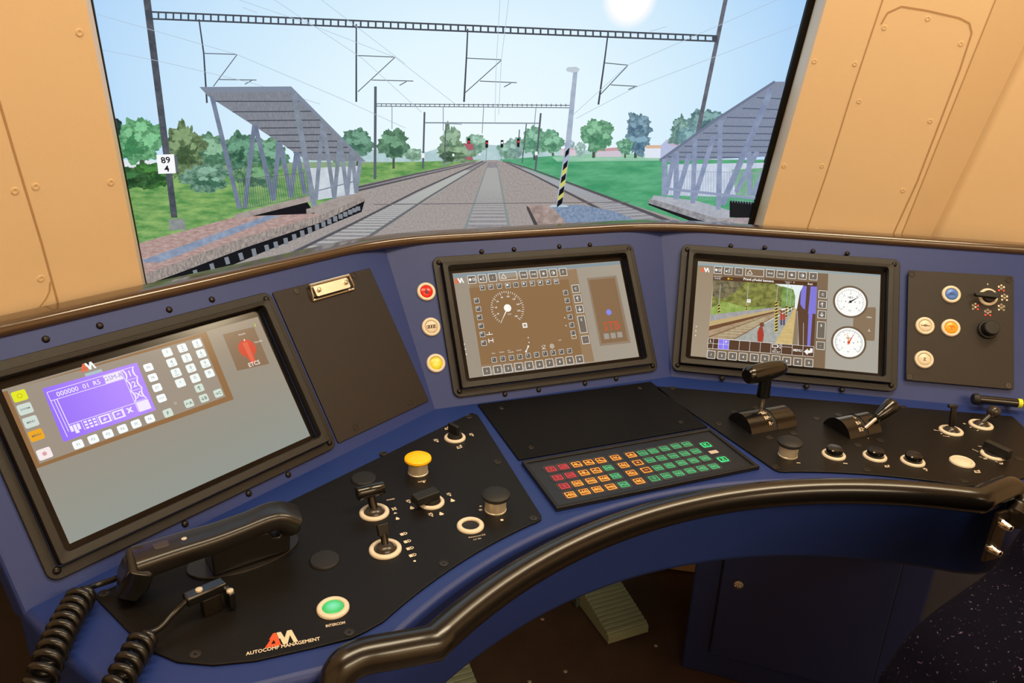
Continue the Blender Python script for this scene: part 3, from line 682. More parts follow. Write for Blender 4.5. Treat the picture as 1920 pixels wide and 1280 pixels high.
# ================================================================== CONTROL PLATES ON THE DESK
def plate(name, label, fr, poly, thick=0.003, mat=BLACKP, cat='panel', group=None):
    cx = sum(p[0] for p in poly)/len(poly); cy = sum(p[1] for p in poly)/len(poly)
    t = thing(name, label, cat, fr.mat(cx, cy, 0), group)
    MB().prism([(x-cx, y-cy) for x, y in poly], 0.0, thick).build('plate', mat, t, bevel=0.0008)
    t['cx'] = cx; t['cy'] = cy
    return t
def roundpoly(P, r, n=5):
    out = []
    for i in range(len(P)):
        a, b_, c = Vector(P[i-1]).to_2d(), Vector(P[i]).to_2d(), Vector(P[(i+1) % len(P)]).to_2d()
        d1, d2_ = (a-b_), (c-b_); rr_ = min(r, d1.length*.45, d2_.length*.45); p0 = b_+d1.normalized()*rr_; p2 = b_+d2_.normalized()*rr_
        for k in range(n+1):
            t = k/n; q = p0*(1-t)**2+b_*2*t*(1-t)+p2*t*t; out.append((q.x, q.y))
    return out
def sub(t, fr, q, w=0.003):
    u, v_ = fr.at(q[0], q[1], w); return (u-t['cx'], v_-t['cy'])
FLATSCREW = M('countersunk_screw', (52, 47, 43), 0.35, metal=0.5)
def plate_screws(t, fr, pts, r=0.0058, w=0.003):
    s0 = None
    for q in pts:
        x, y = sub(t, fr, q, w)
        if s0 is None:
            mm = MB(); mm.ring(0, 0, r*0.82, r, -0.001, 0.0008, 24, 0.0004); mm.lathe([(r*0.8, -0.001), (r*0.8, 0.0002), (0.0018, 0.0002), (0.0016, -0.0008), (0.0001, -0.0008)], n=20)
            s0 = mm.build('screw', FLATSCREW, t); s0.location = (x, y, w)
        else: c = copy_part(s0, t); c.location = (x, y, w)
def arc_off(x0, x1, R=0.708, n=14):
    """points of the desk's front curve, set back a little"""
    a0, a1 = math.asin(x0/R), math.asin(x1/R)
    return [(R*math.sin(a0+(a1-a0)*i/n), 0.097+R*math.cos(a0+(a1-a0)*i/n)) for i in range(n+1)]
# left plate (mirror image of the right one)
LPc = roundpoly([(-0.183, 1.112), (-0.192, 0.783)], 0.0)
LPpoly = roundpoly([(-0.186, 1.110), (-0.178, 1.10), (-0.1935, 0.780)], 0.012)
LPpoly = [(-0.193, 1.1065), (-0.183, 1.112), (-0.1765, 1.100), (-0.1925, 0.79), (-0.196, 0.783), (-0.2055, 0.7785)]+list(reversed(arc_off(-0.435, -0.212, 0.7125)))
LPpoly += [(-0.455, 0.653), (-0.472, 0.6475), (-0.511, 0.647), (-0.568, 0.648), (-0.608, 0.656), (-0.641, 0.672), (-0.667, 0.697), (-0.690, 0.735), (-0.709, 0.770), (-0.729, 0.806)]
LPpoly = LPpoly[::-1]
MIR = [(-x, y) for x, y in LPpoly][::-1]
lp = plate('control_plate', 'large black control plate on the left wing of the desk carrying the handset and levers', D, LPpoly)
plate_screws(lp, D, [(879, 781), (719, 850), (933, 865.5), (1000.5, 971), (832, 1056), (655, 1185), (366, 1226), (195, 1112)])
rp_ = plate('control_plate', 'large black control plate on the right wing of the desk carrying the T-handle lever', D, MIR)
plate_screws(rp_, D, [(1260.6, 726.6), (1376.5, 771.6), (1417.7, 764), (1348, 794), (1443, 820), (1488, 811.6), (1572, 777), (1531, 784), (1454.7, 874.7), (1608.6, 834), (1650.8, 825), (1626, 879.8), (1693.5, 762.6), (1807.8, 901), (1911, 859.5)])
bp = plate('blank_plate', 'plain matt black cover plate in the middle of the desk above the keypad', D, [(-0.166, 0.939), (0.178, 0.942), (0.183, 1.134), (-0.163, 1.140)], mat=M('matt_plate', (12, 11, 11), 0.5, spec=0.12, bump=(1500, 0.25)))
plate_screws(bp, D, [(940, 765), (1276.6, 791), (996, 838.6), (1199.5, 727.5)], 0.0045)
# keypad ---------------------------------------------------------------
kpoly = [(-0.168, 0.795), (0.173, 0.800), (0.175, 0.932), (-0.166, 0.928)]
kp = plate('keypad', 'black membrane keypad with rows of orange, red and green keys mid desk', D, kpoly, 0.004, M('keypad_black', (22, 22, 28), 0.4), 'keypad')
mm = MB(); o_ = [(x-kp['cx'], y-kp['cy']) for x, y in kpoly]; i_ = [((x)*0.965, y*0.90) for x, y in o_]
mm.rim(o_, i_, 0.003, 0.0065, 0.0062); mm.build('keypad_rim', BLACKF, kp, bevel=0.0008)
def zk(x, y): return (880+x/3.4286, 740+y/3.4286)
KEYS = [('r', 525, 478, '1'), ('r', 605, 463, 'x2'), ('o', 690, 448, 'R'), ('o', 768, 435, 'P'), ('o', 845, 422, 'L'), ('o', 940, 405, 'V'), ('o', 1040, 387, 'A'), ('g', 1113, 375, '='), ('g', 1182, 362, 'ST'), ('g', 1255, 346, '160'), ('g', 1328, 330, '150'), ('g', 1398, 318, '140'), ('G', 1520, 322, 'K'),
        ('r', 568, 533, '2'), ('r', 650, 517, 'x4'), ('o', 737, 502, 'B'), ('o', 815, 487, 'C'), ('g', 893, 470, 'OK'), ('o', 992, 453, 'N'), ('o', 1083, 437, '+'), ('g', 1162, 420, '110'), ('g', 1235, 407, '120'), ('g', 1310, 393, '130'), ('g', 1383, 378, '110'), ('g', 1455, 363, '100'),
        ('r', 610, 587, '0'), ('o', 695, 570, '20'), ('o', 783, 553, '120'), ('o', 865, 538, 'VA'), ('g', 940, 522, 'NZ'), ('o', 1043, 503, 'D'), ('o', 1137, 484, '\u2212'), ('g', 1212, 470, '60'), ('g', 1287, 455, '70'), ('g', 1365, 438, '80'), ('g', 1440, 423, '90'), ('g', 1515, 408, '00'), ('G', 1630, 415, 'Z'),
        ('o', 650, 643, '40'), ('o', 740, 624, '60'), ('o', 823, 608, '80'), ('o', 910, 592, '100'), ('g', 993, 577, 'XZ'), ('o', 1090, 555, 'M'), ('g', 1188, 538, '0'), ('g', 1265, 520, '10'), ('g', 1345, 505, '20'), ('g', 1420, 488, '30'), ('g', 1497, 473, '40'), ('g', 1572, 460, '50')]
KM = {'o': ORANGE, 'r': REDK, 'g': GREENK, 'G': M('lit_green_key', (30, 120, 70), 0.5, emit=(60, 245, 150), es=0.9)}
KD = {'o': M('key_dark_orange', (78, 40, 12), 0.6), 'r': M('key_dark_red', (120, 30, 45), 0.6), 'g': M('key_dark_green', (26, 92, 70), 0.6), 'G': M('key_dark_lit', (10, 60, 30), 0.6)}
KG = M('key_outline', (84, 80, 86), 0.5)
for c, x, y, s in KEYS:
    u, v_ = sub(kp, D, zk(x, y), 0.004)
    mm = MB(); mm.mi = 0; mm.rim(rr(0, 0, 0.0205, 0.0205, 0.0052), rr(0, 0, 0.0192, 0.0192, 0.0046), 0, 0.0006)
    mm.mi = 1; mm.prism(rr(0, 0, 0.0150, 0.0138, 0.0012, 2), 0, 0.0006)
    mm.mi = 2; mm.flat(rr(0, 0, 0.0118, 0.0106, 0.0008, 2), 0.0007)
    mm.mi = 1; mm.text(s, 0, 0, 0.0068 if len(s) < 3 else 0.0052, 0.0008, bold=0.03)
    if c in 'og' and s not in ('0', '+', '\u2212'):
        mm.mi = 1; mm.flat([(-0.0059, 0.0005), (0.0059, -0.002), (0.0059, -0.0042), (-0.0059, -0.0015)], 0.00085)
    k_ = mm.build('key', [KG, KM[c], KD[c]], kp, smooth=0); k_.location = (u, v_, 0.004)
    k_['label'] = {'o': 'orange outlined key', 'r': 'red key', 'g': 'green key', 'G': 'lit bright green key'}[c]
u, v_ = sub(kp, D, zk(1570, 368), 0.004)
o = MB().prism(rr(0, 0, 0.015, 0.0085, 0.001, 2), 0, 0.0006).build('indicator_window', M('pale_window', (190, 175, 165), 0.5), kp); o.location = (u, v_, 0.004)

# ================================================================== MONITORS
SW, SH, CV = 0.344, 0.1935, 0.1430
def monitor(fr, label, bg):
    t = thing('monitor', label, 'monitor', fr.mat(0, 0, 0), 'desk monitors')
    o_ = rr(0, CV, 0.412, 0.258, 0.013, 5); i_ = rr(0, CV, 0.386, 0.232, 0.003, 5)
    MB().rim(o_, i_, 0.0, 0.0045).build('mounting_flange', BLACKF, t, bevel=0.0012)
    o2 = rr(0, CV, 0.3835, 0.2295, 0.003, 5); i2 = rr(0, CV+0.002, 0.364, 0.2125, 0.006, 5)
    MB().rim(o2, i2, 0.0, 0.0155, 0.0145).build('frame', BLACKF, t, bevel=0.001)
    s0 = None
    for sx in (-1, 1):
        for sy in (-1, 1):
            if s0 is None: s0 = dome.build('screw', SCREW, t); s0.location = (sx*0.195, CV+sy*0.118, 0.0045)
            else: c = copy_part(s0, t); c.location = (sx*0.195, CV+sy*0.118, 0.0045)
    g = MB().prism([(-0.181, CV-0.105), (0.181, CV-0.105), (0.181, CV+0.109), (-0.181, CV+0.109)], 0.0002, 0.0008).build('screen_glass', M('screen_black', (8, 8, 10), 0.15), t, smooth=0)
    p = Pic(fr, g, 0.00003, 0.0009, dict(x0=-SW/2, x1=SW/2, y0=CV-SH/2, y1=CV+SH/2))
    u0, u1, v0, v1 = -SW/2, SW/2, CV-SH/2, CV+SH/2
    return t, g, p
def grad(c1, c2, axis=0, a=0.0, b_=1.0):
    """a picture patch that fades from one colour to the other across the screen"""
    key = 'lit_fade_%s_%s_%d_%g_%g' % (c1, c2, axis, a, b_)
    if key in MC: return MC[key]
    m = E(c1, gl=0.18).copy(); m.name = key; nt = m.node_tree; bb = nt.nodes['Principled BSDF']
    tc = nt.nodes.new('ShaderNodeTexCoord'); sp = nt.nodes.new('ShaderNodeSeparateXYZ'); mr = nt.nodes.new('ShaderNodeMapRange'); mx = nt.nodes.new('ShaderNodeMix'); mx.data_type = 'RGBA'
    mr.inputs['From Min'].default_value = a; mr.inputs['From Max'].default_value = b_
    mx.inputs[6].default_value = (*lin(c1), 1); mx.inputs[7].default_value = (*lin(c2), 1)
    nt.links.new(tc.outputs['Object'], sp.inputs[0]); nt.links.new(sp.outputs[axis], mr.inputs['Value']); nt.links.new(mr.outputs[0], mx.inputs[0]); nt.links.new(mx.outputs[2], bb.inputs['Emission Color'])
    MC[key] = m; return m
def bgfill(p, g, mat):  # monitor fill: hazy reflection of the walls is painted into the emitted colour
    p.w += p.st
    return MB().flat([(-SW/2, CV-SH/2), (SW/2, CV-SH/2), (SW/2, CV+SH/2), (-SW/2, CV+SH/2)], p.w).build('hazy_background', mat, g, smooth=0)
def uv_box(p, a, b_, c, d): return [p.fr.at(*q) for q in (a, b_, c, d)]
WH = E('#f2f0ea', gl=0.2)
class UI:
    """marks of one kind drawn on a screen in its own units, gathered into one graphic"""
    def __init__(s, p): s.p = p; p.w += p.st; s.m = MB(); s.w = p.w
    def box(s, q, w, h=None, lw=0.0009, r=0.0006):
        h = h or w; u, v = s.p.fr.at(*q); s.m.frame2(rr(u, v, w, h, r, 2), rr(u, v, w-2*lw, h-2*lw, r*0.5, 2), s.w); return s
    def fill(s, q, w, h=None, r=0.0006): u, v = s.p.fr.at(*q); s.m.flat(rr(u, v, w, h or w, r, 3), s.w); return s
    def text(s, t, q, h, bold=0.01, width=None, dx=0, dy=0):
        u, v = s.p.fr.at(*q); s.m.text(t, u+dx, v+dy, h, s.w+0.00002, 0, bold, width); return s
    def disc(s, q, r, n=20): u, v = s.p.fr.at(*q); s.m.flat(circ(u, v, r, n), s.w); return s
    def ringm(s, q, r, lw, n=28): u, v = s.p.fr.at(*q); s.m.frame2(circ(u, v, r, n), circ(u, v, r-lw, n), s.w); return s
    def pl(s, pts, wd): s.m.line(pts, wd, s.w); return s
    def done(s, name, mat): return s.m.build(name, mat, s.p.p, smooth=0)
def logo(p, q, h, name='logo'):
    """the maker's two-letter mark: an orange slanted A joined to a pale M"""
    u, v = p.fr.at(*q); w = h*2.05; p.w += p.st
    MB().add([(u+x*h, v+y*h, p.w) for x, y in LOGO_A], LOGO_AF).build(name, E('#e8603a'), p.p, smooth=0)
    MB().flat([(u+x*h, v+y*h) for x, y in LOGO_M], p.w).build(name, E('#eef2f2'), p.p, smooth=0)
LOGO_A = [(-1.0, -0.5), (-0.62, 0.08), (-0.72, 0.08), (-0.45, 0.5), (-0.28, 0.5), (-0.02, -0.5), (-0.32, -0.3), (-0.62, -0.3), (-0.44, 0.0), (-0.34, -0.3)]
LOGO_AF = [(0, 7, 6, 5), (0, 1, 8, 7), (1, 2, 3, 4, 8), (8, 4, 5, 9), (9, 5, 6)]
LOGO_M = [(-0.25, 0.5), (0.02, 0.5), (0.22, -0.02), (0.40, 0.5), (0.68, 0.5), (1.0, -0.5), (0.74, -0.5), (0.55, 0.1), (0.36, -0.5), (0.10, -0.5), (-0.06, 0.02), (-0.12, -0.02)]

# ---- left monitor: radio control picture
t1, g1, p1 = monitor(PL, 'monitor showing a purple radio panel, on the left wing of the desk', None)
def z1(x, y): return (x/3, 480+y/3)
bgfill(p1, g1, grad('#9a8d7c', '#8f958e', 1, CV+0.06, CV-0.1))
p1.poly('radio_panel', [[(-30, 745), z1(1160, 425), z1(1315, 805), z1(205, 1195)]], E('#8f6a44', gl=0.18), g1)
p1.poly('radio_panel', [[z1(40, 755), z1(1130, 455), z1(1270, 790), z1(222, 1168)]], E('#9c9082', gl=0.18), g1)
logo(p1, z1(490, 622), 0.0095)
UI(p1).fill(z1(525, 657), 0.021, 0.004).done('caption_bar', E('#a7bcc4'))
p1.poly('radio_display', [[z1(237, 745), z1(770, 598), z1(877, 865), z1(358, 1045)]], grad('#8a63f6', '#b48cff', 0, -0.17, -0.05), g1)
PW = E('#f3eaff', gl=0.2)
u = UI(p1)
A_, B_, C_, D_ = [p1.fr.at(*z1(*q)) for q in ((262, 768), (752, 622), (852, 858), (378, 1018))]
def lerp2(s, t): return tuple((A_[k]*(1-s)+B_[k]*s)*(1-t)+(D_[k]*(1-s)+C_[k]*s)*t for k in (0, 1))
u.pl([lerp2(0, 1), lerp2(0, 0), lerp2(1, 0)], 0.0007); u.pl([lerp2(0, 0.19), lerp2(0.84, 0.19)], 0.0007); u.pl([lerp2(0.065, 0.19), lerp2(0.065, 0.80)], 0.0009)
u.pl([lerp2(0.035, 0.19), lerp2(0.035, 0.90)], 0.0007); u.pl([lerp2(0.84, 0.0), lerp2(0.84, 0.98)], 0.0007); u.pl([lerp2(0.06, 0.77), lerp2(0.84, 0.77)], 0.0007)
for k in (0.2, 0.37, 0.53, 0.68): u.pl([lerp2(k, 0.77), lerp2(k, 0.98)], 0.0006)
for k in (0.25, 0.5, 0.75): u.pl([lerp2(0.84, k), lerp2(0.99, k)], 0.0006)
def q4(s0, t0, s1, t1): u.m.flat([lerp2(s0, t0), lerp2(s1, t0), lerp2(s1, t1), lerp2(s0, t1)], u.w)
q4(0.62, 0.01, 0.83, 0.18); q4(0.85, 0.77, 1.0, 0.99); q4(0.70, 0.78, 0.82, 0.98) if False else None
for (s, t) in ((0.06, 0.80), (0.10, 0.80), (0.14, 0.80)): q4(s, t, s+0.032, t+0.13)
q4(0.10, 0.93, 0.14, 0.99)
for i in range(3):
    for j in range(3): q4(0.22+i*0.05, 0.80+j*0.065, 0.255+i*0.05, 0.84+j*0.065)
for s in (0.385, 0.545):
    u.m.frame2([lerp2(s, 0.80), lerp2(s+0.13, 0.80), lerp2(s+0.13, 0.98), lerp2(s, 0.98)], [lerp2(s+0.02, 0.83), lerp2(s+0.11, 0.83), lerp2(s+0.11, 0.95), lerp2(s+0.02, 0.95)], u.w)
u.m.text('\u2190', *lerp2(0.45, 0.89), 0.004, u.w, 0, 0.06); u.m.text('\u2192', *lerp2(0.61, 0.89), 0.004, u.w, 0, 0.06)
for k, s in ((0.12, '1'), (0.37, '2'), (0.62, 'X')):
    u.m.text(s, *lerp2(0.92, k), 0.008, u.w, 0, 0.02); u.m.text(')', *lerp2(0.865, k), 0.011, u.w, 0, 0.02); u.m.text('(', *lerp2(0.975, k), 0.011, u.w, 0, 0.02)
u.m.text('x', *lerp2(0.75, 0.88), 0.009, u.w, 0, 0.04)
u.m.text('000000', *lerp2(0.20, 0.10), 0.0062, u.w, 0, 0.01); u.m.text('01', *lerp2(0.40, 0.10), 0.0062, u.w, 0, 0.01); u.m.text('R5', *lerp2(0.53, 0.10), 0.0062, u.w, 0, 0.01)
u.done('display_symbols', PW)
u = UI(p1); u.m.text('GSM-R', *lerp2(0.725, 0.09), 0.0060, u.w); u.done('display_caption', E('#9a86c8'))
for nm, pts, w_, h_, mat in (
    ('yellow_key', [(109, 787)], 0.0152, 0.0128, E('#e2e51c')), ('orange_key', [(203, 1008)], 0.0152, 0.0128, E('#eaa51c')), ('system_key', [(140, 860), (172, 933)], 0.0152, 0.0128, E('#cddad2')),
    ('emergency_key', [(249, 1112)], 0.0152, 0.0128, E('#f4e8e8')),
    ('function_key', [(833, 627), (858, 684), (882, 741), (907, 800), (438, 1060), (523, 1030), (606, 1001), (687, 972), (764, 944), (841, 916)], 0.0118, 0.0102, E('#f6fbfb')),
    ('digit_key', [(939, 543), (1024, 518), (1107, 493), (964, 600), (1048, 574), (1130, 549), (989, 657), (1072, 631), (1153, 605), (1013, 714), (1096, 688), (1177, 660)], 0.0128, 0.0116, E('#eef6f4')),
    ('arrow_key', [(1119, 743), (1061, 829), (1145, 800), (1225, 772), (943, 883)], 0.0122, 0.0108, E('#cfdfd2'))):
    u = UI(p1)
    for q in pts: u.fill(z1(*q), w_, h_, 0.002)
    u.done(nm, mat)
u = UI(p1)
for s, q, h in zip(['1', '2', '3', '4', '5', '6', '7', '8', '9', '*', '0', '#'], [(939, 543), (1024, 518), (1107, 493), (964, 600), (1048, 574), (1130, 549), (989, 657), (1072, 631), (1153, 605), (1013, 714), (1096, 688), (1177, 660)], [0.0048]*12): u.text(s, z1(*q), h, 0, dy=0.0012)
for s, q in zip(['ABC', 'DEF', 'GHI', 'JKL', 'MNO', 'PQRS', 'TUV', 'WXYZ'], [(1024, 518), (1107, 493), (964, 600), (1048, 574), (1130, 549), (989, 657), (1072, 631), (1153, 605)]): u.text(s, z1(*q), 0.0018, 0, dy=-0.0034)
for s, q in zip(['F9', 'F8', 'F7', 'LIGHT', 'F1', 'F2', 'F3', 'F4', 'F5', 'F6'], [(833, 627), (858, 684), (882, 741), (907, 800), (438, 1060), (523, 1030), (606, 1001), (687, 972), (764, 944), (841, 916)]): u.text(s, z1(*q), 0.0034 if len(s) < 3 else 0.002, 0)
u.done('key_legends', E('#8d9698'))
u = UI(p1)
for s, q, h in (('\u2191', (1119, 743), 0.006), ('\u2190A', (1061, 829), 0.0042), ('\u2193B', (1145, 800), 0.0046), ('\u2192C', (1225, 772), 0.0042), ('F', (943, 883), 0.0046), ('SYSTEM', (140, 860), 0.0022), ('MENU', (172, 933), 0.0024), ('MENU', (203, 1008), 0.0026)): u.text(s, z1(*q), h, 0.015)
u.done('key_legends', E('#565e5c'))
u = UI(p1); u.ringm(z1(109, 787), 0.0028, 0.0006); u.done('power_symbol', E('#a8a512'))
u = UI(p1); u.disc(z1(249, 1112), 0.0024); u.done('emergency_symbol', E('#d8a0a4'))
u = UI(p1); u.disc(z1(984, 828), 0.0022); u.done('microphone_dot', E('#ada295'))
p1.poly('etcs_panel', [[z1(1255, 440), z1(1428, 398), z1(1515, 605), z1(1335, 645)]], E('#876d54', gl=0.18), g1)
u = UI(p1); cu, cv_ = p1.fr.at(*z1(1388, 520)); pts = []
for i in range(26):
    a = R_(-62+304*i/25); pts.append((cu+0.0135*math.cos(a), cv_+0.0135*math.sin(a)))
u.m.flat(pts+[(cu-0.003, cv_-0.024), (cu+0.003, cv_-0.024)], u.w); u.done('etcs_knob', E('#d0452c'))
u = UI(p1); u.m.flat([(cu-0.004, cv_+0.009), (cu+0.004, cv_+0.009), (cu+0.003, cv_-0.022), (cu-0.003, cv_-0.022)], u.w); u.done('etcs_knob_rib', E('#e06044'))
UI(p1).text('ETCS', z1(1427, 605), 0.0062, 0.02).fill(z1(1372, 474), 0.0018, 0.0034).text('Provoz', z1(1358, 440), 0.0028).text('Porucha', z1(1450, 481), 0.0028).done('etcs_legend', E('#e4ded4'))
UI(p1).fill(z1(1432, 390), 0.0014, 0.004).done('power_light', E('#b8e010'))

# ---- shared picture elements of the middle and right monitors
def zc(x, y): return (760+x/4, 430+y/4)
def zr(x, y): return (1240+x/4, 430+y/4)
def big_keys(p, z, top, wide, right, bottom, hide=()):
    dk = UI(p); kb = 0.0155
    for q in top+right[:3]+right[4:]+bottom: dk.fill(z(*q), kb-0.001)
    dk.fill(z(*right[3]), kb-0.001, 0.0325); dk.done('key_face', E('#6f665c', gl=0.18))
    u = UI(p)
    for q in top+right[:3]+right[4:]+bottom: u.box(z(*q), kb)
    u.box(z(*right[3]), kb, 0.0335); u.box(z(*wide), 0.0355, kb)
    a, b_ = p.fr.at(*z(*top[0])); u.m.flat(circ(a-0.0032, b_, 0.0026, 14), u.w); u.m.frame2(circ(a+0.0036, b_, 0.0026, 16), circ(a+0.0036, b_, 0.0016, 16), u.w)
    a, b_ = p.fr.at(*z(*top[1])); u.m.flat(circ(a-0.003, b_-0.001, 0.0018, 12), u.w); u.pl([(a+0.0005, b_-0.004), (a+0.002, b_-0.001), (a+0.0005, b_+0.001), (a+0.003, b_+0.005)], 0.0008); u.pl([(a+0.004, b_-0.004), (a+0.0025, b_+0.001), (a+0.0045, b_+0.004)], 0.0006)
    a, b_ = p.fr.at(*z(*wide)); a -= 0.009; u.pl([(a-0.005, b_-0.004), (a, b_+0.0045), (a+0.005, b_-0.004), (a-0.005, b_-0.004)], 0.001)
    a, b_ = p.fr.at(*z(*top[6])); u.m.frame2(circ(a, b_, 0.0032, 20), circ(a, b_, 0.0025, 20), u.w); u.m.flat([(a+0.0025*math.sin(i*0.3141), b_+0.0025*math.cos(i*0.3141)) for i in range(11)], u.w)
    a, b_ = p.fr.at(*z(*top[5]))
    for i in range(4): c, s = math.cos(i*R_(45))*0.003, math.sin(i*R_(45))*0.003; u.pl([(a-c, b_-s), (a+c, b_+s)], 0.0008)
    for s, q, h in (('i', top[2], 0.0042), ('V>0', top[3], 0.0038), ('V=0', top[4], 0.0038), ('F', top[7], 0.0045), ('C', right[0], 0.0048), ('\u2191', right[1], 0.008), ('\u2193', right[2], 0.008), ('\u2022', right[4], 0.003)): u.text(s, z(*q), h, 0.02)
    u.text('E', z(*right[3]), 0.0045, 0.02, dy=0.009).text('.', z(*right[3]), 0.0008, 0.02, dy=-0.009)
    for i, q in enumerate(bottom): u.text(str((i+1) % 10), z(*q), 0.0046, 0.02)
    u.done('key_row', WH)

# ---- middle monitor: speed display
t2, g2, p2 = monitor(PC, 'monitor showing a round speedometer dial, in the middle of the desk', None)
bgfill(p2, g2, grad('#9a8f80', '#a39a8c', 0, -0.1, 0.17))
p2.poly('picture_edge', [[zc(340, 340), zc(1610, 240), zc(1612, 262), zc(345, 362)]], E('#7f929c', gl=0.18), g2)
p2.poly('display_area', [[zc(480, 400), zc(1282, 295), zc(1418, 990), zc(572, 1050)]], E('#93795c', gl=0.18), g2)
p2.poly('display_area', [[zc(478, 440), zc(1222, 372), zc(1330, 958), zc(570, 1016)]], E('#8a6a48', gl=0.18), g2)
logo(p2, zc(400, 385), 0.0095)
big_keys(p2, zc, [(497, 377), (576, 370), (653, 362), (885, 342), (960, 337), (1035, 332), (1108, 327), (1182, 320)], (770, 350), [(1276, 445), (1291, 520), (1306, 597), (1326, 712), (1350, 828)],
         [(610, 1062), (691, 1052), (770, 1042), (850, 1032), (928, 1021), (1005, 1012), (1081, 1002), (1157, 992), (1232, 983), (1306, 974)])
small = [(577, 438), (640, 432), (704, 426), (767, 422), (828, 417), (890, 411), (952, 406), (1012, 401), (1072, 396), (1132, 391)]
lcol = [(534, 535), (547, 597), (556, 660), (567, 724), (577, 788), (588, 853)]
rcol = [(1200, 475), (1212, 534), (1224, 595), (1235, 656), (1247, 717), (1257, 778)]
brow = [(665, 979), (730, 970), (795, 963), (858, 956), (920, 948), (984, 940), (1046, 932), (1107, 925), (1169, 918), (1230, 911)]
u = UI(p2)
for q in small+lcol+rcol+brow: u.fill(zc(*q), 0.0088)
u.done('softkey_face', E('#5d5a56', gl=0.18))
u = UI(p2)
for q in small+lcol+rcol+brow: u.box(zc(*q), 0.0096, lw=0.0006)
u.box(zc(1263, 806), 0.0096, 0.007, lw=0.0006)
for i, q in enumerate(lcol): u.text('P%d' % (i+1), zc(*q), 0.0026, 0.02, dx=-0.0014, dy=0.0022)
for s, q in zip('CHAEEL', rcol): u.text(s, zc(*q), 0.0028, 0.01, dx=-0.0018, dy=0.0016)
for i, q in enumerate(brow): u.text(str((i+1) % 10), zc(*q), 0.0028, 0.01, dx=-0.0014, dy=0.0014)
for s, q in zip(['O', 'ST', 'T', '\u25a0', '/', '\u25cf', 'KL', '\u25cf', '\u25d0', 'HH'], small): u.text(s, zc(*q), 0.0034, 0.02, width=0.0045 if s in ('\u25a0', '\u25d0') else None, dx=-0.0008, dy=0.001)
for s, q in (('Menu', (660, 929)), ('P\u0159eh\u0159ev', (723, 920)), ('Stav', (775, 908)), ('jednotky', (790, 921)), ('Spec\u00e1ln\u00ed', (852, 907)), ('ruk\u00e1v', (1157, 830))): u.text(s, zc(*q), 0.0022, 0.0)
a, b_ = p2.fr.at(*zc(912, 897)); u.pl([(a-0.003, b_-0.0045), (a+0.003, b_+0.0045)], 0.0016)
for dx, dy in ((-0.003, -0.0045), (0.003, 0.0045)): u.m.flat(circ(a+dx, b_+dy, 0.0019, 10), u.w)
u.ringm(zc(1098, 876), 0.0042, 0.0009).disc(zc(1098, 876), 0.0014)
a, b_ = p2.fr.at(*zc(1036, 884)); u.pl([(a-0.004, b_-0.003), (a+0.004, b_-0.003)], 0.0008); u.pl([(a-0.004, b_+0.003), (a-0.0005, b_-0.002), (a+0.004, b_+0.003), (a-0.001, b_+0.004)], 0.0007)
a, b_ = p2.fr.at(*zc(630, 788)); u.pl([(a-0.006, b_), (a+0.006, b_)], 0.0012); u.pl([(a, b_), (a, b_+0.005)], 0.0012)
a, b_ = p2.fr.at(*zc(640, 834)); u.pl([(a-0.005, b_), (a+0.005, b_)], 0.0014); u.pl([(a-0.004, b_-0.004), (a-0.004, b_+0.004)], 0.0012); u.pl([(a+0.004, b_-0.004), (a+0.004, b_+0.004)], 0.0012)
u.box(zc(895, 720), 0.0092, lw=0.0016).ringm(zc(895, 720), 0.003, 0.0009)
for q in ((442, 861), (449, 898), (456, 936), (920, 812), (926, 848), (1193, 663), (1203, 722)): u.disc(zc(*q), 0.0011)
u.done('softkey_marks', WH)
u = UI(p2); a, b_ = p2.fr.at(*zc(765, 590)); RD = 0.0325
for i in range(37):
    th = R_(236-(i/36)*286); r0 = RD*(0.80 if i % 4 == 0 else 0.89); u.pl([(a+r0*math.cos(th), b_+r0*math.sin(th)), (a+RD*math.cos(th), b_+RD*math.sin(th))], 0.0009)
    if i % 4 == 0 and i: u.m.text(str(i*5), a+RD*0.68*math.cos(th), b_+RD*0.68*math.sin(th), 0.0031, u.w, 0, 0.015)
u.m.text('km/h', a+0.002, b_-0.0115, 0.0026, u.w)
u.done('speed_scale', WH)
u = UI(p2); th = R_(236); u.m.flat([(a+0.0012*math.sin(th), b_-0.0012*math.cos(th)), (a+RD*math.cos(th), b_+RD*math.sin(th)), (a-0.0012*math.sin(th), b_+0.0012*math.cos(th))], u.w); u.m.flat(circ(a, b_, 0.0071, 26), u.w); u.done('speed_needle', E('#fffdf6'))
u = UI(p2); u.m.text('0', a+0.003, b_, 0.003, u.w); u.done('speed_digit', E('#a0988c'))
p2.poly('radio_stop_box', [[zc(1360, 365), zc(1582, 345), zc(1692, 850), zc(1460, 874)]], E('#8f7d6a', gl=0.18), g2)
p2.poly('radio_stop_box', [[zc(1375, 380), zc(1570, 362), zc(1668, 834), zc(1472, 856)]], E('#85684c', gl=0.18), g2)
UI(p2).disc(zc(1524, 622), 0.0056).done('blue_lamp', E('#8088f0'))
UI(p2).text('STB', zc(1545, 722), 0.0165, 0.0, width=0.034).done('red_segments', E('#d0502e'))
u = UI(p2)
for q in ((1507, 802), (1557, 797), (1606, 790)): u.fill(zc(*q), 0.0108)
u.done('grey_keys', E('#9c968e'))

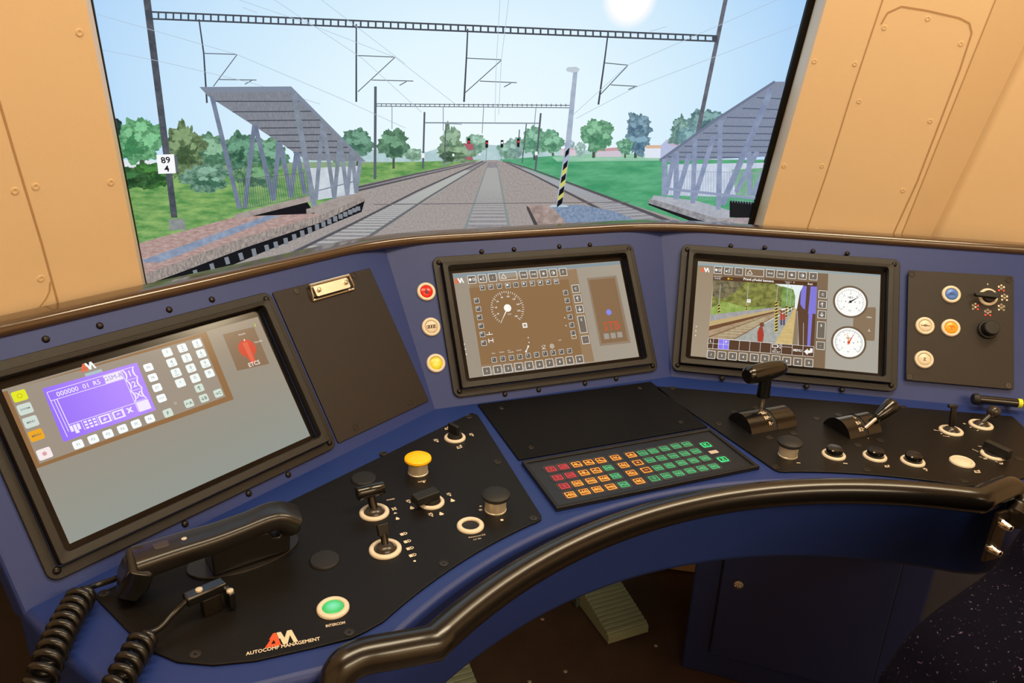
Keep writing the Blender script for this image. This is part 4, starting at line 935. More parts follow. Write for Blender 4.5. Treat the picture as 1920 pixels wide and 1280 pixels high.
# ---- right monitor: camera picture and two pressure gauges
t3, g3, p3 = monitor(PR, 'monitor showing a platform camera picture and two gauges, right of the desk', None)
bgfill(p3, g3, grad('#a89e8e', '#a8a398', 0, 0.02, 0.1))
p3.poly('picture_edge', [[zr(262, 250), zr(1650, 340), zr(1648, 352), zr(268, 268)]], E('#8fa2a8', gl=0.18), g3)
p3.poly('display_area', [[zr(275, 270), zr(1252, 332), zr(1226, 1048), zr(330, 985), zr(345, 700), zr(372, 380)]], E('#7c674f', gl=0.18), g3)
p3.poly('display_area', [[zr(272, 272), zr(392, 280), zr(352, 985), zr(205, 960)]], grad('#98866f', '#a2937e', 1, CV+0.09, CV-0.09), g3)
logo(p3, zr(327, 304), 0.0092)
# camera picture
cbox = [zr(390, 378), zr(1165, 425), zr(1140, 878), zr(352, 818)]
p3.poly('camera_sky', [cbox], E('#e6f0ee', gl=0.18), g3)
p3.poly('camera_trees', [[zr(390, 378), zr(850, 406), zr(905, 430), zr(990, 452), zr(1004, 500), zr(1000, 585), zr(700, 610), zr(368, 680)]], E('#5c6030', '#93964e', 90, gl=0.18), g3)
p3.poly('camera_trees', [[zr(390, 378), zr(620, 392), zr(560, 470), zr(460, 520), zr(385, 500)]], E('#4c4838', '#8a8060', 120, gl=0.18), g3)
p3.poly('camera_trees', [[zr(905, 425), zr(985, 448), zr(1003, 500), zr(998, 575), zr(900, 585)]], E('#5f8440', '#8cab62', 90, gl=0.18), g3)
p3.poly('camera_grass', [[zr(372, 590), zr(470, 540), zr(640, 585), zr(800, 580), zr(640, 610), zr(366, 660)]], E('#7c9a44', '#a4b866', 60, gl=0.18), g3)
p3.poly('camera_platform', [[zr(368, 640), zr(900, 578), zr(905, 590), zr(364, 690)]], E('#96949a', '#aaa8a6', 90, gl=0.18), g3)
p3.poly('camera_platform_edge', [[zr(364, 688), zr(900, 588), zr(900, 604), zr(360, 728)]], E('#c0a878', gl=0.18), g3)
p3.poly('camera_platform_side', [[zr(360, 726), zr(900, 602), zr(895, 612), zr(356, 760)]], E('#6b4830', gl=0.18), g3)
p3.poly('camera_ballast', [[zr(356, 758), zr(895, 610), zr(985, 585), zr(545, 826), zr(352, 815)]], E('#9c8468', '#b39c7e', 120, gl=0.18), g3)
p3.lines('camera_sleepers', [[zr(430+i*46*(1-i*0.035), 790-i*19*(1-i*0.03)), zr(560+i*46*(1-i*0.05), 800-i*21*(1-i*0.02))] for i in range(9)], 1.6, E('#b8b290', gl=0.18), g3)
p3.lines('camera_rail', [[zr(356, 806), zr(700, 680), zr(890, 606)], [zr(545, 824), zr(760, 704), zr(915, 618)]], (2.4, 0.8), E('#80664a', gl=0.18), g3)
p3.poly('camera_asphalt', [[zr(545, 826), zr(1000, 585), zr(1006, 600), zr(852, 856)]], E('#9a9c98', '#aeb0a8', 120, gl=0.18), g3)
p3.poly('camera_platform_edge', [[zr(850, 856), zr(1002, 588), zr(1014, 596), zr(982, 864)]], E('#c4a86c', '#d6bd84', 60, gl=0.18, stretch=(1, 6, 1)), g3)
p3.poly('camera_gap', [[zr(982, 864), zr(1012, 596), zr(1020, 600), zr(1024, 868)]], E('#8a7a62', gl=0.18), g3)
p3.poly('camera_train', [[zr(1066, 420), zr(1168, 426), zr(1144, 878), zr(1026, 870), zr(1016, 600), zr(1040, 470)]], E('#5a4030', gl=0.18), g3)
p3.poly('camera_train', [[zr(1062, 424), zr(1090, 426), zr(1078, 600), zr(1060, 590), zr(1042, 560), zr(1046, 470)], [zr(1120, 426), zr(1168, 429), zr(1158, 635), zr(1134, 630), zr(1116, 876), zr(1094, 874), zr(1104, 640), zr(1100, 630)]], E('#7f78d6', gl=0.18), g3)
p3.lines('camera_train_line', [[zr(1020, 610), zr(1030, 868)], [zr(1066, 700), zr(1064, 872)]], 0.7, E('#d8d0d8', gl=0.18), g3)
for x, y0, y1, w_ in ((432, 560, 628, 4.5), (640, 570, 606, 3), (863, 540, 768, 6.5), (938, 570, 660, 3.2), (965, 575, 625, 2.4), (985, 572, 605, 1.8)):
    p3.lines('camera_post', [[zr(x+12, y0-150 if x != 985 else y0-40), zr(x, y0)]], 0.9, E('#b0b8b4', gl=0.18), g3)
    p3.lines('camera_post', [[zr(x+2, y0), zr(x-4 if x == 863 else x, y1)]], w_, E('#c9b868', gl=0.18), g3)
    n = max(2, int((y1-y0)/22)); p3.lines('camera_post_band', [[zr(x-w_*1.6, y0+(i+0.7)*(y1-y0)/n), zr(x+w_*1.6, y0+(i+0.25)*(y1-y0)/n)] for i in range(n)], (y1-y0)/n/9, E('#1c1a12', gl=0.18), g3)
UI(p3).fill(zr(655, 538), 0.0070).done('camera_sign', E('#f0f2ee'))
u = UI(p3); u.text('03', zr(655, 535), 0.0024); u.done('camera_sign_digits', E('#44443c'))
p3.poly('camera_figure', [[zr(720, 770), zr(738, 728), zr(760, 735), zr(770, 790), zr(760, 845), zr(722, 840)]], E('#a83a2c', gl=0.18), g3)
p3.poly('camera_figure', [circ(*zr(754, 714), 4.4, 14, ry=4.6)], E('#744830', gl=0.18), g3)
for x in (900, 920):
    p3.poly('camera_figure', [[zr(x-10, 640), zr(x, 622), zr(x+10, 640), zr(x+8, 680), zr(x-8, 680)]], E('#b04438', gl=0.18), g3)
    p3.poly('camera_figure', [[zr(x-8, 680), zr(x+8, 680), zr(x+6, 718), zr(x-8, 718)]], E('#50506c', gl=0.18), g3)
    p3.poly('camera_figure', [circ(*zr(x, 614), 2.2, 12)], E('#804a38', gl=0.18), g3)
p3.poly('title_bar', [[zr(392, 350), zr(1168, 397), zr(1166, 426), zr(390, 378)]], E('#4e3322', gl=0.18), g3)
UI(p3).text('Prav\u00e1 p\u0159edn\u00ed kamera', zr(728, 384), 0.0066, 0.03, width=0.0575).text('05.10.2017', zr(425, 357), 0.0026, 0.01).text('12:55:38', zr(420, 371), 0.0026, 0.01).text('Vozidlo 1   86', zr(962, 397), 0.0024, 0.0).text('Sklad.', zr(948, 407), 0.0024, 0.0).text('\u0158idi\u010d', zr(1115, 411), 0.0032, 0.02).done('title_text', WH)
u = UI(p3); a, b_ = p3.fr.at(*zr(502, 372)); u.m.flat(circ(a, b_, 0.002, 12), u.w); u.m.text('stop', a+0.0058, b_-0.0006, 0.0022, u.w, 0, 0.01); u.done('title_mark', E('#e8b420'))
# menu row
TLm, TRm, BRm, BLm = [p3.fr.at(*zr(*q)) for q in ((352, 816), (1142, 880), (1138, 956), (345, 892))]
def mq(s, t): return tuple((TLm[k]*(1-s)+TRm[k]*s)*(1-t)+(BLm[k]*(1-s)+BRm[k]*s)*t for k in (0, 1))
u = UI(p3); u.m.flat([mq(0, 0), mq(1, 0), mq(1, 1), mq(0, 1)], u.w); u.done('menu_row', E('#53392a', gl=0.18))
u = UI(p3); u.m.flat([mq(0.1, 0), mq(0.2, 0), mq(0.2, 1), mq(0.1, 1)], u.w); u.done('menu_highlight', E('#8a7cf0', gl=0.18))
u = UI(p3)
for i in (0, 2, 3, 4, 5, 6, 7, 8, 9, 10): u.pl([mq(i/10, 0), mq(i/10, 1)], 0.0006)
u.pl([mq(0, 0), mq(1, 0)], 0.0006); u.pl([mq(0, 1), mq(1, 1)], 0.0006); u.pl([mq(0, 0.5), mq(0.2, 0.5)], 0.0006); u.pl([mq(0.05, 0), mq(0.05, 1)], 0.0006); u.pl([mq(0.15, 0), mq(0.15, 1)], 0.0006); u.pl([mq(0.7, 0.25), mq(0.8, 0.25)], 0.0006); u.pl([mq(0.1, 0), mq(0.1, 1)], 0.0006)
u.m.text('L', *mq(0.025, 0.25), 0.0052, u.w, 0, 0.02); u.m.text('P', *mq(0.175, 0.25), 0.0052, u.w, 0, 0.02); u.m.text('MENU', *mq(0.85, 0.5), 0.0048, u.w, 0, 0.02, width=0.0155); u.m.text('TSG ALT', *mq(0.65, 0.82), 0.0032, u.w, 0, 0.02, width=0.0155)
u.m.frame2([mq(0.61, 0.08), mq(0.665, 0.08), mq(0.665, 0.42), mq(0.61, 0.42)], [mq(0.617, 0.14), mq(0.658, 0.14), mq(0.658, 0.36), mq(0.617, 0.36)], u.w); u.pl([mq(0.667, 0.25), mq(0.69, 0.06), mq(0.69, 0.46), mq(0.667, 0.25)], 0.0008); u.pl([mq(0.64, 0.42), mq(0.64, 0.64), mq(0.62, 0.64), mq(0.66, 0.64)], 0.0008)
u.m.flat([mq(0.91, 0.55), mq(0.945, 0.25), mq(0.945, 0.42), mq(0.965, 0.40), mq(0.965, 0.2), mq(0.99, 0.2), mq(0.99, 0.6), mq(0.945, 0.72), mq(0.945, 0.9)], u.w)
u.done('menu_lines', WH)
big_keys(p3, zr, [(423, 307), (500, 313), (580, 318), (815, 332), (894, 338), (976, 344), (1056, 349), (1137, 354)], (698, 326), [(1208, 490), (1205, 566), (1201, 640), (1196, 757), (1190, 873)],
         [(372, 940), (452, 947), (532, 952), (612, 958), (695, 964), (775, 970), (857, 978), (938, 988), (1021, 995), (1104, 1002)])
u = UI(p3)
for q in ((262, 730), (258, 763), (255, 797)): u.disc(zr(*q), 0.0013)
u.done('status_dots', E('#e0d4c0'))
u = UI(p3); u.m.flat([p3.fr.at(*zr(*q)) for q in ((1500, 588), (1600, 585), (1606, 600), (1596, 832), (1586, 838), (1520, 834), (1432, 768), (1438, 655))], u.w); u.done('gauge_tab', E('#86725a', gl=0.18))
u = UI(p3); u.text('>O<', zr(1555, 661), 0.0034, 0.02); u.text('\u22a5', zr(1555, 757), 0.005, 0.02); u.done('gauge_tab_marks', WH)
for (gx, gy, lab, a0, sw, nmaj, start, needles) in ((1415, 545, 'Bar', 225, 270, 6, 0, ((28, '#1c1c1c'),)), (1402, 850, 'bar', 225, 270, 10, 0, ((100, '#f0a030'), (62, '#d84830')))):
    a, b_ = p3.fr.at(*zr(gx, gy)); GR = 0.0283
    u = UI(p3); u.m.flat(circ(a, b_, GR*1.13, 40), u.w); u.done('gauge_ring', E('#6a5844', gl=0.18))
    u = UI(p3); u.m.flat(circ(a, b_, GR, 40), u.w); u.done('gauge_face', E('#fbfbf8', gl=0.18))
    u = UI(p3)
    for i in range(nmaj*5+1):
        th = R_(a0-sw*i/(nmaj*5)); r0 = GR*(0.72 if i % 5 == 0 else 0.80); u.pl([(a+r0*math.cos(th), b_+r0*math.sin(th)), (a+GR*0.9*math.cos(th), b_+GR*0.9*math.sin(th))], 0.0006)
        if i % 5 == 0 and nmaj == 6: u.m.text(str(i//5), a+GR*0.58*math.cos(th), b_+GR*0.58*math.sin(th), 0.0036, u.w)
        if i % 10 == 0 and nmaj == 10: u.m.text(str(i//5), a+GR*0.58*math.cos(th), b_+GR*0.58*math.sin(th), 0.003, u.w)
    u.m.text('<K>', a, b_+GR*0.30, 0.0042, u.w, 0, 0.02); u.m.text(lab, a, b_-GR*0.62, 0.0026, u.w)
    for s in (-1, 1): u.m.flat(circ(a+s*GR*0.3, b_, 0.001, 10), u.w)
    u.done('gauge_scale', E('#33332f', gl=0.18))
    for dg, c in needles:
        u = UI(p3); th = R_(dg+ (8 if nmaj == 6 else 0)); n_ = (math.sin(th), -math.cos(th))
        u.m.flat([(a+n_[0]*0.0014, b_+n_[1]*0.0014), (a+GR*0.78*math.cos(th), b_+GR*0.78*math.sin(th)), (a-n_[0]*0.0014, b_-n_[1]*0.0014), (a-0.006*math.cos(th), b_-0.006*math.sin(th))], u.w); u.m.flat(circ(a, b_, 0.0026, 14), u.w); u.done('gauge_needle', E(c))

# ================================================================== PLATES ON THE UPRIGHT PANELS
def panel_plate(name, label, fr, px, cat, mat=BLACKP, thick=0.003, r=0.003):
    t = plate(name, label, fr, roundpoly([fr.at(*q) for q in px], r), thick, mat, cat); return t
cbp = panel_plate('clipboard_plate', 'tall black cover plate with a chrome paper clip between left and middle monitors', PL, [(509, 549), (692, 503), (803, 752), (633, 832)], 'panel', M('warm_black_plate', (32, 25, 21), 0.45, spec=0.35, bump=(1500, 0.25)))
plate_screws(cbp, PL, [(667, 801), (768, 754), (664, 517), (556, 545)], 0.0052)
swp = panel_plate('switch_plate', 'square black switch plate at the right end of the instrument panels', PR, [(1702.3, 507), (1899, 518), (1899.7, 730.8), (1697.3, 712.7)], 'panel', MC['warm_black_plate'])
plate_screws(swp, PR, [(1710, 514), (1891, 525), (1891, 722.5), (1706, 706)])
# chrome paper clip
u0, v0 = PL.at(618, 538, 0.003)
ck = thing('paper_clip', 'chrome spring clip for papers on the black plate right of the left monitor', 'clip', PL.mat(u0, v0, 0.003))
m = MB(); m.prism(rr(0, 0.002, 0.074, 0.022, 0.002, 3), 0.0005, 0.002); m.build('clip_base', CHROME, ck, bevel=0.0004)
m = MB(); m.tube([(-0.042, -0.014, 0.002), (-0.042, -0.008, 0.007), (-0.040, 0.009, 0.008), (0.040, 0.009, 0.008), (0.042, -0.008, 0.007), (0.042, -0.014, 0.002)], 0.0018, n=8); m.tube([(-0.043, -0.014, 0.002), (0.043, -0.014, 0.002)], 0.0021, n=8); m.build('clip_wire', CHROME, ck)
m = MB(); m.prism(rr(0, -0.002, 0.070, 0.018, 0.003, 3), 0.006, 0.0072); m.build('clip_jaw', SILVER, ck, bevel=0.0005)
for s in (-1, 1):
    o = MB().lathe([(0.004, 0), (0.004, 0.003), (0.0028, 0.0042), (0.0001, 0.0044)], n=16).build('rivet', CHROME, ck); o.location = (s*0.028, -0.001, 0.007)

# ================================================================== BUTTONS AND SWITCHES
def put(name, label, fr, px, cat, w, ang=0.0, group=None):
    u, v_ = fr.at(px[0], px[1], w); return thing(name, label, cat, fr.mat(u, v_, w, ang), group)
RINGM = CREAM
def ring_part(t, R=0.0168, r=0.0112, h=0.004, mat=None, n=44, cut=None):
    return MB().ring(0, 0, r, R, -0.001, h, n, 0.0016).build('ring', mat or RINGM, t, smooth=50)
def push_button(label, fr, px, w, cap, mark=None, group='round push buttons', R=0.0168, capr=0.0108):
    t = put('push_button', label, fr, px, 'button', w, 0, group); ring_part(t, R, capr+0.0006)
    c = MB().lathe([(capr, -0.001), (capr, 0.0032), (capr-0.0012, 0.0042), (0.0001, 0.0046)], n=36).build('button_cap', cap, t)
    if mark:
        mm = MB(); mark(mm); mm.build('button_symbol', mark.mat, t, smooth=0)
    return t
def mk(fn, mat):
    def f(mm): fn(mm)
    f.mat = mat; return f
DK = M('dark_mark', (60, 44, 30), 0.6)
LITR = M('red_lens', (190, 18, 14), 0.25, emit=(215, 24, 16), es=0.35); LITY = M('yellow_lens', (250, 215, 20), 0.3, emit=(255, 225, 30), es=1.0)
LITG = M('green_lens', (30, 210, 110), 0.3, emit=(40, 225, 130), es=1.0)
def hot_centre(m, c0, c1, r):
    nt = m.node_tree; tc = nt.nodes.new('ShaderNodeTexCoord'); ln = nt.nodes.new('ShaderNodeVectorMath'); ln.operation = 'LENGTH'; mr = nt.nodes.new('ShaderNodeMapRange'); mx = nt.nodes.new('ShaderNodeMix'); mx.data_type = 'RGBA'
    mr.inputs['From Max'].default_value = r; mx.inputs[6].default_value = (*lin(c0), 1); mx.inputs[7].default_value = (*lin(c1), 1)
    nt.links.new(tc.outputs['Object'], ln.inputs[0]); nt.links.new(ln.outputs['Value'], mr.inputs['Value']); nt.links.new(mr.outputs[0], mx.inputs[0]); nt.links.new(mx.outputs[2], nt.nodes['Principled BSDF'].inputs['Emission Color'])
    nt.nodes['Principled BSDF'].inputs['Base Color'].default_value = (0.03, 0.03, 0.02, 1)
hot_centre(LITG, (150, 250, 205), (10, 200, 95), 0.0105); hot_centre(LITY, (255, 245, 120), (235, 200, 10), 0.0100)
def flame(mm): mm.flat([(-0.003, -0.005), (0.003, -0.005), (0.0034, 0), (0.0012, 0.001), (0.0006, 0.006), (-0.0018, 0.002), (-0.0036, -0.001)], 0.0050)
def bars(mm):
    mm.frame2(rr(0, 0, 0.017, 0.0062, 0.001, 2), rr(0, 0, 0.0156, 0.005, 0.0006, 2), 0.0049)
    for k in (-0.0045, 0, 0.0045): mm.flat([(k-0.002, -0.0022), (k+0.0008, -0.0022), (k+0.002, 0.0022), (k-0.0008, 0.0022)], 0.0049)
push_button('round push button with dark red lens left of the middle monitor', PC, (799, 547), 0.0, LITR, mk(flame, M('deep_red_mark', (90, 10, 8), 0.5)))
push_button('cream push button with a striped bar symbol left of the middle monitor', PC, (808, 613), 0.0, CREAM, mk(bars, DK))
push_button('round push button with lit yellow lens left of the middle monitor', PC, (817, 681), 0.0, LITY)
def frog(mm):
    mm.flat(circ(0, 0.001, 0.004, 14, ry=0.0024), 0.0050); mm.line([(-0.007, -0.002), (0.007, -0.001)], 0.001, 0.0050)
def sander(mm): mm.line([(-0.005, 0.003), (0.004, 0.003), (0.006, -0.001)], 0.001, 0.0050); mm.flat([(-0.002, 0.002), (0.003, 0.002), (0.001, -0.004)], 0.0050); mm.line([(-0.004, -0.004), (0.004, -0.004)], 0.0008, 0.005)
def couple(mm): mm.line([(-0.008, 0), (0.008, 0)], 0.0009, 0.005); mm.frame2(circ(0, 0, 0.003, 14, ry=0.0022), circ(0, 0, 0.0022, 14, ry=0.0014), 0.005)
def zed(mm): mm.text('Z', 0, 0, 0.0052, 0.005, 0, 0.03)
push_button('round push button with blue cap at the top of the square switch plate', PR, (1783, 552), 0.003, M('blue_cap', (62, 112, 200), 0.35), mk(frog, M('blue_mark', (34, 70, 150), 0.5)))
push_button('cream push button with a line symbol left of the orange button', PR, (1733.6, 611), 0.003, CREAM, mk(couple, DK))
push_button('round push button with orange cap on the square switch plate', PR, (1782, 614.7), 0.003, M('orange_cap', (255, 160, 10), 0.35), mk(sander, M('orange_mark', (190, 100, 10), 0.5)))
push_button('cream push button marked Z low on the square switch plate', PR, (1732, 674), 0.003, CREAM, mk(zed, DK))
# cam switch and black knob on the switch plate
t = put('rotary_switch', 'black rotary switch in a cream ring among red and white lamp symbols', PR, (1852, 557), 'switch', 0.003)
ring_part(t)
MB().lathe([(0.0115, 0), (0.0115, 0.008), (0.0105, 0.010), (0.0001, 0.010)], n=30).build('knob', BLACKM, t)
m = MB(); m.prism([(-0.029, -0.0022), (-0.026, -0.004), (0.010, -0.0052), (0.0145, 0), (0.010, 0.0052), (-0.016, 0.0042), (-0.029, 0.0022)], 0.010, 0.018); m.build('pointer_handle', BLACKM, t, bevel=0.001)
t = put('rotary_control', 'plain round black knob near the right edge of the switch plate', PR, (1851, 618), 'knob', 0.003)
MB().lathe([(0.0178, 0), (0.0178, 0.004), (0.0165, 0.006), (0.0145, 0.0065), (0.0135, 0.020), (0.012, 0.0215), (0.0001, 0.022)], n=36).build('knob', BLACKM, t)
MB().lathe([(0.0182, -0.0005), (0.0182, 0.0012), (0.0176, 0.0015), (0.0001, 0.0015)], n=36).build('collar', BLACKF, t)
# printed lamp symbols round the cam switch
RED = M('red_symbol', (225, 60, 45), 0.5)
def zs(x, y): return (1640+x/4.571, 460+y/4.571)
for i, (q, fill, red) in enumerate((((1085, 362), (1, 1, 1, 0), (4, 5)), ((1112, 442), (0, 1, 1, 0, 1, 1), ()), ((1085, 527), (0, 1, 0, 0, 1, 0), ()), ((969, 572), (0, 0, 0, 0), (4, 5)), ((863, 520), (1, 0, 0, 1, 0), (2, 5)))):
    mw = MB(); mr_ = MB(); cx, cy = sub(swp, PR, zs(*q))
    for k, (dx, dy) in enumerate(((0, 0.0045), (-0.0044, 0.0018), (0.0044, 0.0018), (0, -0.0022), (-0.0042, -0.0055), (0.0042, -0.0055))):
        tgt = mr_ if k in red else mw; f_ = (k < len(fill) and fill[k]) or k in red
        if f_: tgt.flat(circ(cx+dx, cy+dy, 0.0018, 14), 0.0034)
        else: tgt.frame2(circ(cx+dx, cy+dy, 0.0018, 14), circ(cx+dx, cy+dy, 0.0012, 14), 0.0034)
    mw.line([(cx-0.006, cy-0.0002), (cx+0.006, cy-0.0002)], 0.0005, 0.0034)
    mw.build('lamp_symbol', WHITEP, swp, smooth=0)
    if mr_.v: mr_.build('red_lamp_symbol', RED, swp, smooth=0)
cx, cy = sub(swp, PR, zs(968, 332)); MB().flat(circ(cx, cy, 0.001, 12, ry=0.0018), 0.0034).build('zero_mark', WHITEP, swp, smooth=0)

# ---- on the left control plate
def mushroom(label, px, capmat, r=0.0143, cr=0.0198, h=0.022, group='mushroom buttons'):
    t = put('mushroom_button', label, D, px, 'button', 0.003, 0, group)
    MB().lathe([(r*1.04, -0.001), (r*1.04, 0.0015), (r, 0.002), (r, h*0.8), (r*0.9, h*0.84), (0.0001, h*0.84)], n=36).build('collar', SILVER, t)
    MB().lathe([(r*0.8, h*0.84), (cr*0.9, h*0.88), (cr, h*1.0), (cr*0.97, h*1.12), (cr*0.8, h*1.22), (cr*0.4, h*1.28), (0.0001, h*1.29)], n=40).build('cap', capmat, t)
mushroom('mushroom button with large yellow cap on a steel collar', (784, 885), YELLOW)
mushroom('black-capped mushroom button at the right edge of the left control plate', (929, 955), BLACKM)
mushroom('black-capped mushroom button on the right control plate below the T-handle lever', (1477, 853), BLACKM)
def blank(label, px, r=0.0178):
    t = put('blanking_plug', label, D, px, 'plug', 0.003, 0, 'black blanking plugs')
    MB().lathe([(r, -0.001), (r, 0.001), (r*0.93, 0.0024), (r*0.5, 0.0029), (0.0001, 0.003)], n=36).build('plug', BLACKM, t)
    MB().ring(0, 0, r, r*1.06, -0.001, 0.0008, 36, 0.0004).build('rim', BLACKP, t)
blank('flat black round plug behind the barrel-handled lever', (682, 897)); blank('flat black round plug right of the handset cradle', (609, 1050))
t = put('push_button', 'round push button with lit green lens in front of the handset', D, (624.5, 1140.5), 'button', 0.003, 0, 'round push buttons')
ring_part(t, 0.0178, 0.0118, 0.0035); MB().lathe([(0.0114, -0.001), (0.0114, 0.0024), (0.009, 0.0036), (0.0001, 0.0042)], n=36).build('button_cap', LITG, t)
t = put('key_socket', 'cream ring with an empty black hole beside the black mushroom button', D, (882, 986), 'socket', 0.003)
ring_part(t, 0.0178, 0.0115, 0.0035); MB().lathe([(0.0113, -0.001), (0.0113, 0.0008), (0.0001, 0.0005)], n=30).build('hole', BLACKM, t)
DOME = M('dark_dome', (46, 40, 36), 0.25)
def lever_base(t, R, cut=False):
    ring_part(t, R, R*0.70, 0.0035)
    MB().lathe([(R*0.68, -0.001), (R*0.66, 0.0012), (R*0.50, 0.006), (R*0.25, 0.0085), (0.0001, 0.009)], n=32).build('boot', DOME, t)
# lever with barrel handle
t = put('toggle_lever', 'upright lever with a horizontal barrel handle in a cream ring', D, (702, 961), 'lever', 0.003, R_(8), 'ringed levers'); lever_base(t, 0.0198)
MB().tube([(0, 0.000, 0.004), (-0.001, 0.005, 0.015), (-0.001, 0.008, 0.024)], [0.0062, 0.0056, 0.0050], n=14).build('stem', BLACKG, t)
m = MB(); m.lathe([(0.0001, -0.0185), (0.0085, -0.0185), (0.0095, -0.0172), (0.0095, 0.0172), (0.0085, 0.0185), (0.0001, 0.0185)], (-0.001, 0.010, 0.029), 26, Matrix.Rotation(R_(90), 3, 'Y')); m.build('handle', BLACKG, t)
# small square-topped lever
t = put('toggle_lever', 'upright lever with a small square top nearest the green button', D, (722.5, 1030), 'lever', 0.003, R_(8), 'ringed levers'); lever_base(t, 0.0201)
MB().tube([(0, 0.000, 0.004), (0.001, 0.005, 0.013), (0.001, 0.008, 0.020)], [0.0052, 0.0046, 0.0046], n=14).build('stem', BLACKG, t)
m = MB(); m.box((0.001, 0.009, 0.0235), (0.0145, 0.007, 0.0155), Matrix.Rotation(R_(-22), 3, 'X')); m.build('handle', BLACKF, t, bevel=0.0012)
# rotary switches
def bar_switch(label, px, R, ang, L, w_, h, cat='switch', off=0.0, base_h=0.008):
    t = put('rotary_switch', label, D, px, cat, 0.003, 0); ring_part(t, R, R*0.70, 0.0035)
    MB().lathe([(R*0.68, -0.001), (R*0.68, base_h*0.7), (R*0.62, base_h), (0.0001, base_h)], n=30).build('knob', BLACKM, t)
    m = MB(); rz = Matrix.Rotation(ang, 3, 'Z'); m.box(tuple(rz @ Vector((off, 0, base_h+h/2-0.001))), (L, w_, h), rz); m.build('handle', BLACKM, t, bevel=0.0015)
    return t
bar_switch('black rotary switch with upright handle at the far corner of the left plate', (853, 821), 0.0171, R_(115), 0.022, 0.0062, 0.016, off=0.003)
bar_switch('black rotary switch with long bar handle in front of the yellow mushroom button', (809, 942), 0.0178, R_(196), 0.036, 0.017, 0.012, off=0.009)
bar_switch('black rotary switch with thick block handle at the right end of the desk', (1862, 853), 0.0185, math.atan2(D.at(1880, 858)[1]-D.at(1845, 842)[1], D.at(1880, 858)[0]-D.at(1845, 842)[0]), 0.040, 0.012, 0.016, off=0.004, base_h=0.005)

# ---- on the right control plate
for q, nm in (((1563, 853), 'leftmost'), ((1640, 856), 'middle'), ((1711, 865), 'rightmost')):
    t = put('push_button', 'black-capped push button in a cream ring, %s of the row of three' % nm, D, q, 'button', 0.003, 0, 'black push buttons in cream rings')
    ring_part(t, 0.0180, 0.0132, 0.0035); MB().lathe([(0.0126, -0.001), (0.0126, 0.012), (0.0112, 0.0135), (0.0001, 0.014)], n=34).build('button_cap', BLACKG, t)
t = put('push_button', 'low cream push button with plain face at the right end of the desk', D, (1803.6, 866.5), 'button', 0.003, 0, 'round push buttons')
ring_part(t, 0.0182, 0.0132, 0.0035); MB().lathe([(0.0128, -0.001), (0.0128, 0.0026), (0.0118, 0.0032), (0.0001, 0.0032)], n=34).build('button_cap', CREAM, t)
t = put('toggle_lever', 'flat-bladed upright toggle in a cream ring on the right control plate', D, (1783, 808), 'lever', 0.003, R_(-25), 'ringed levers'); lever_base(t, 0.0190)
m = MB(); m.box((-0.001, 0.004, 0.024), (0.0085, 0.005, 0.038), Matrix.Rotation(R_(-12), 3, 'X')); m.box((-0.003, 0.0085, 0.0425), (0.015, 0.0065, 0.0055), Matrix.Rotation(R_(-12), 3, 'X')); m.build('handle', BLACKG, t, bevel=0.001)
t = put('joystick', 'small joystick with a black ball top in a cream ring', D, (1839, 797), 'joystick', 0.003, 0); lever_base(t, 0.0192)
MB().tube([(0, 0, 0.004), (0.011, 0.0, 0.013), (0.019, 0.0, 0.019)], [0.005, 0.0042, 0.004], n=12).build('stem', BLACKG, t)
MB().lathe([(0.0110*math.sin(math.pi*i/14)+1e-5, -0.0110*math.cos(math.pi*i/14)) for i in range(15)], (0.0230, 0.0, 0.0225), 28).build('ball', DOME, t)
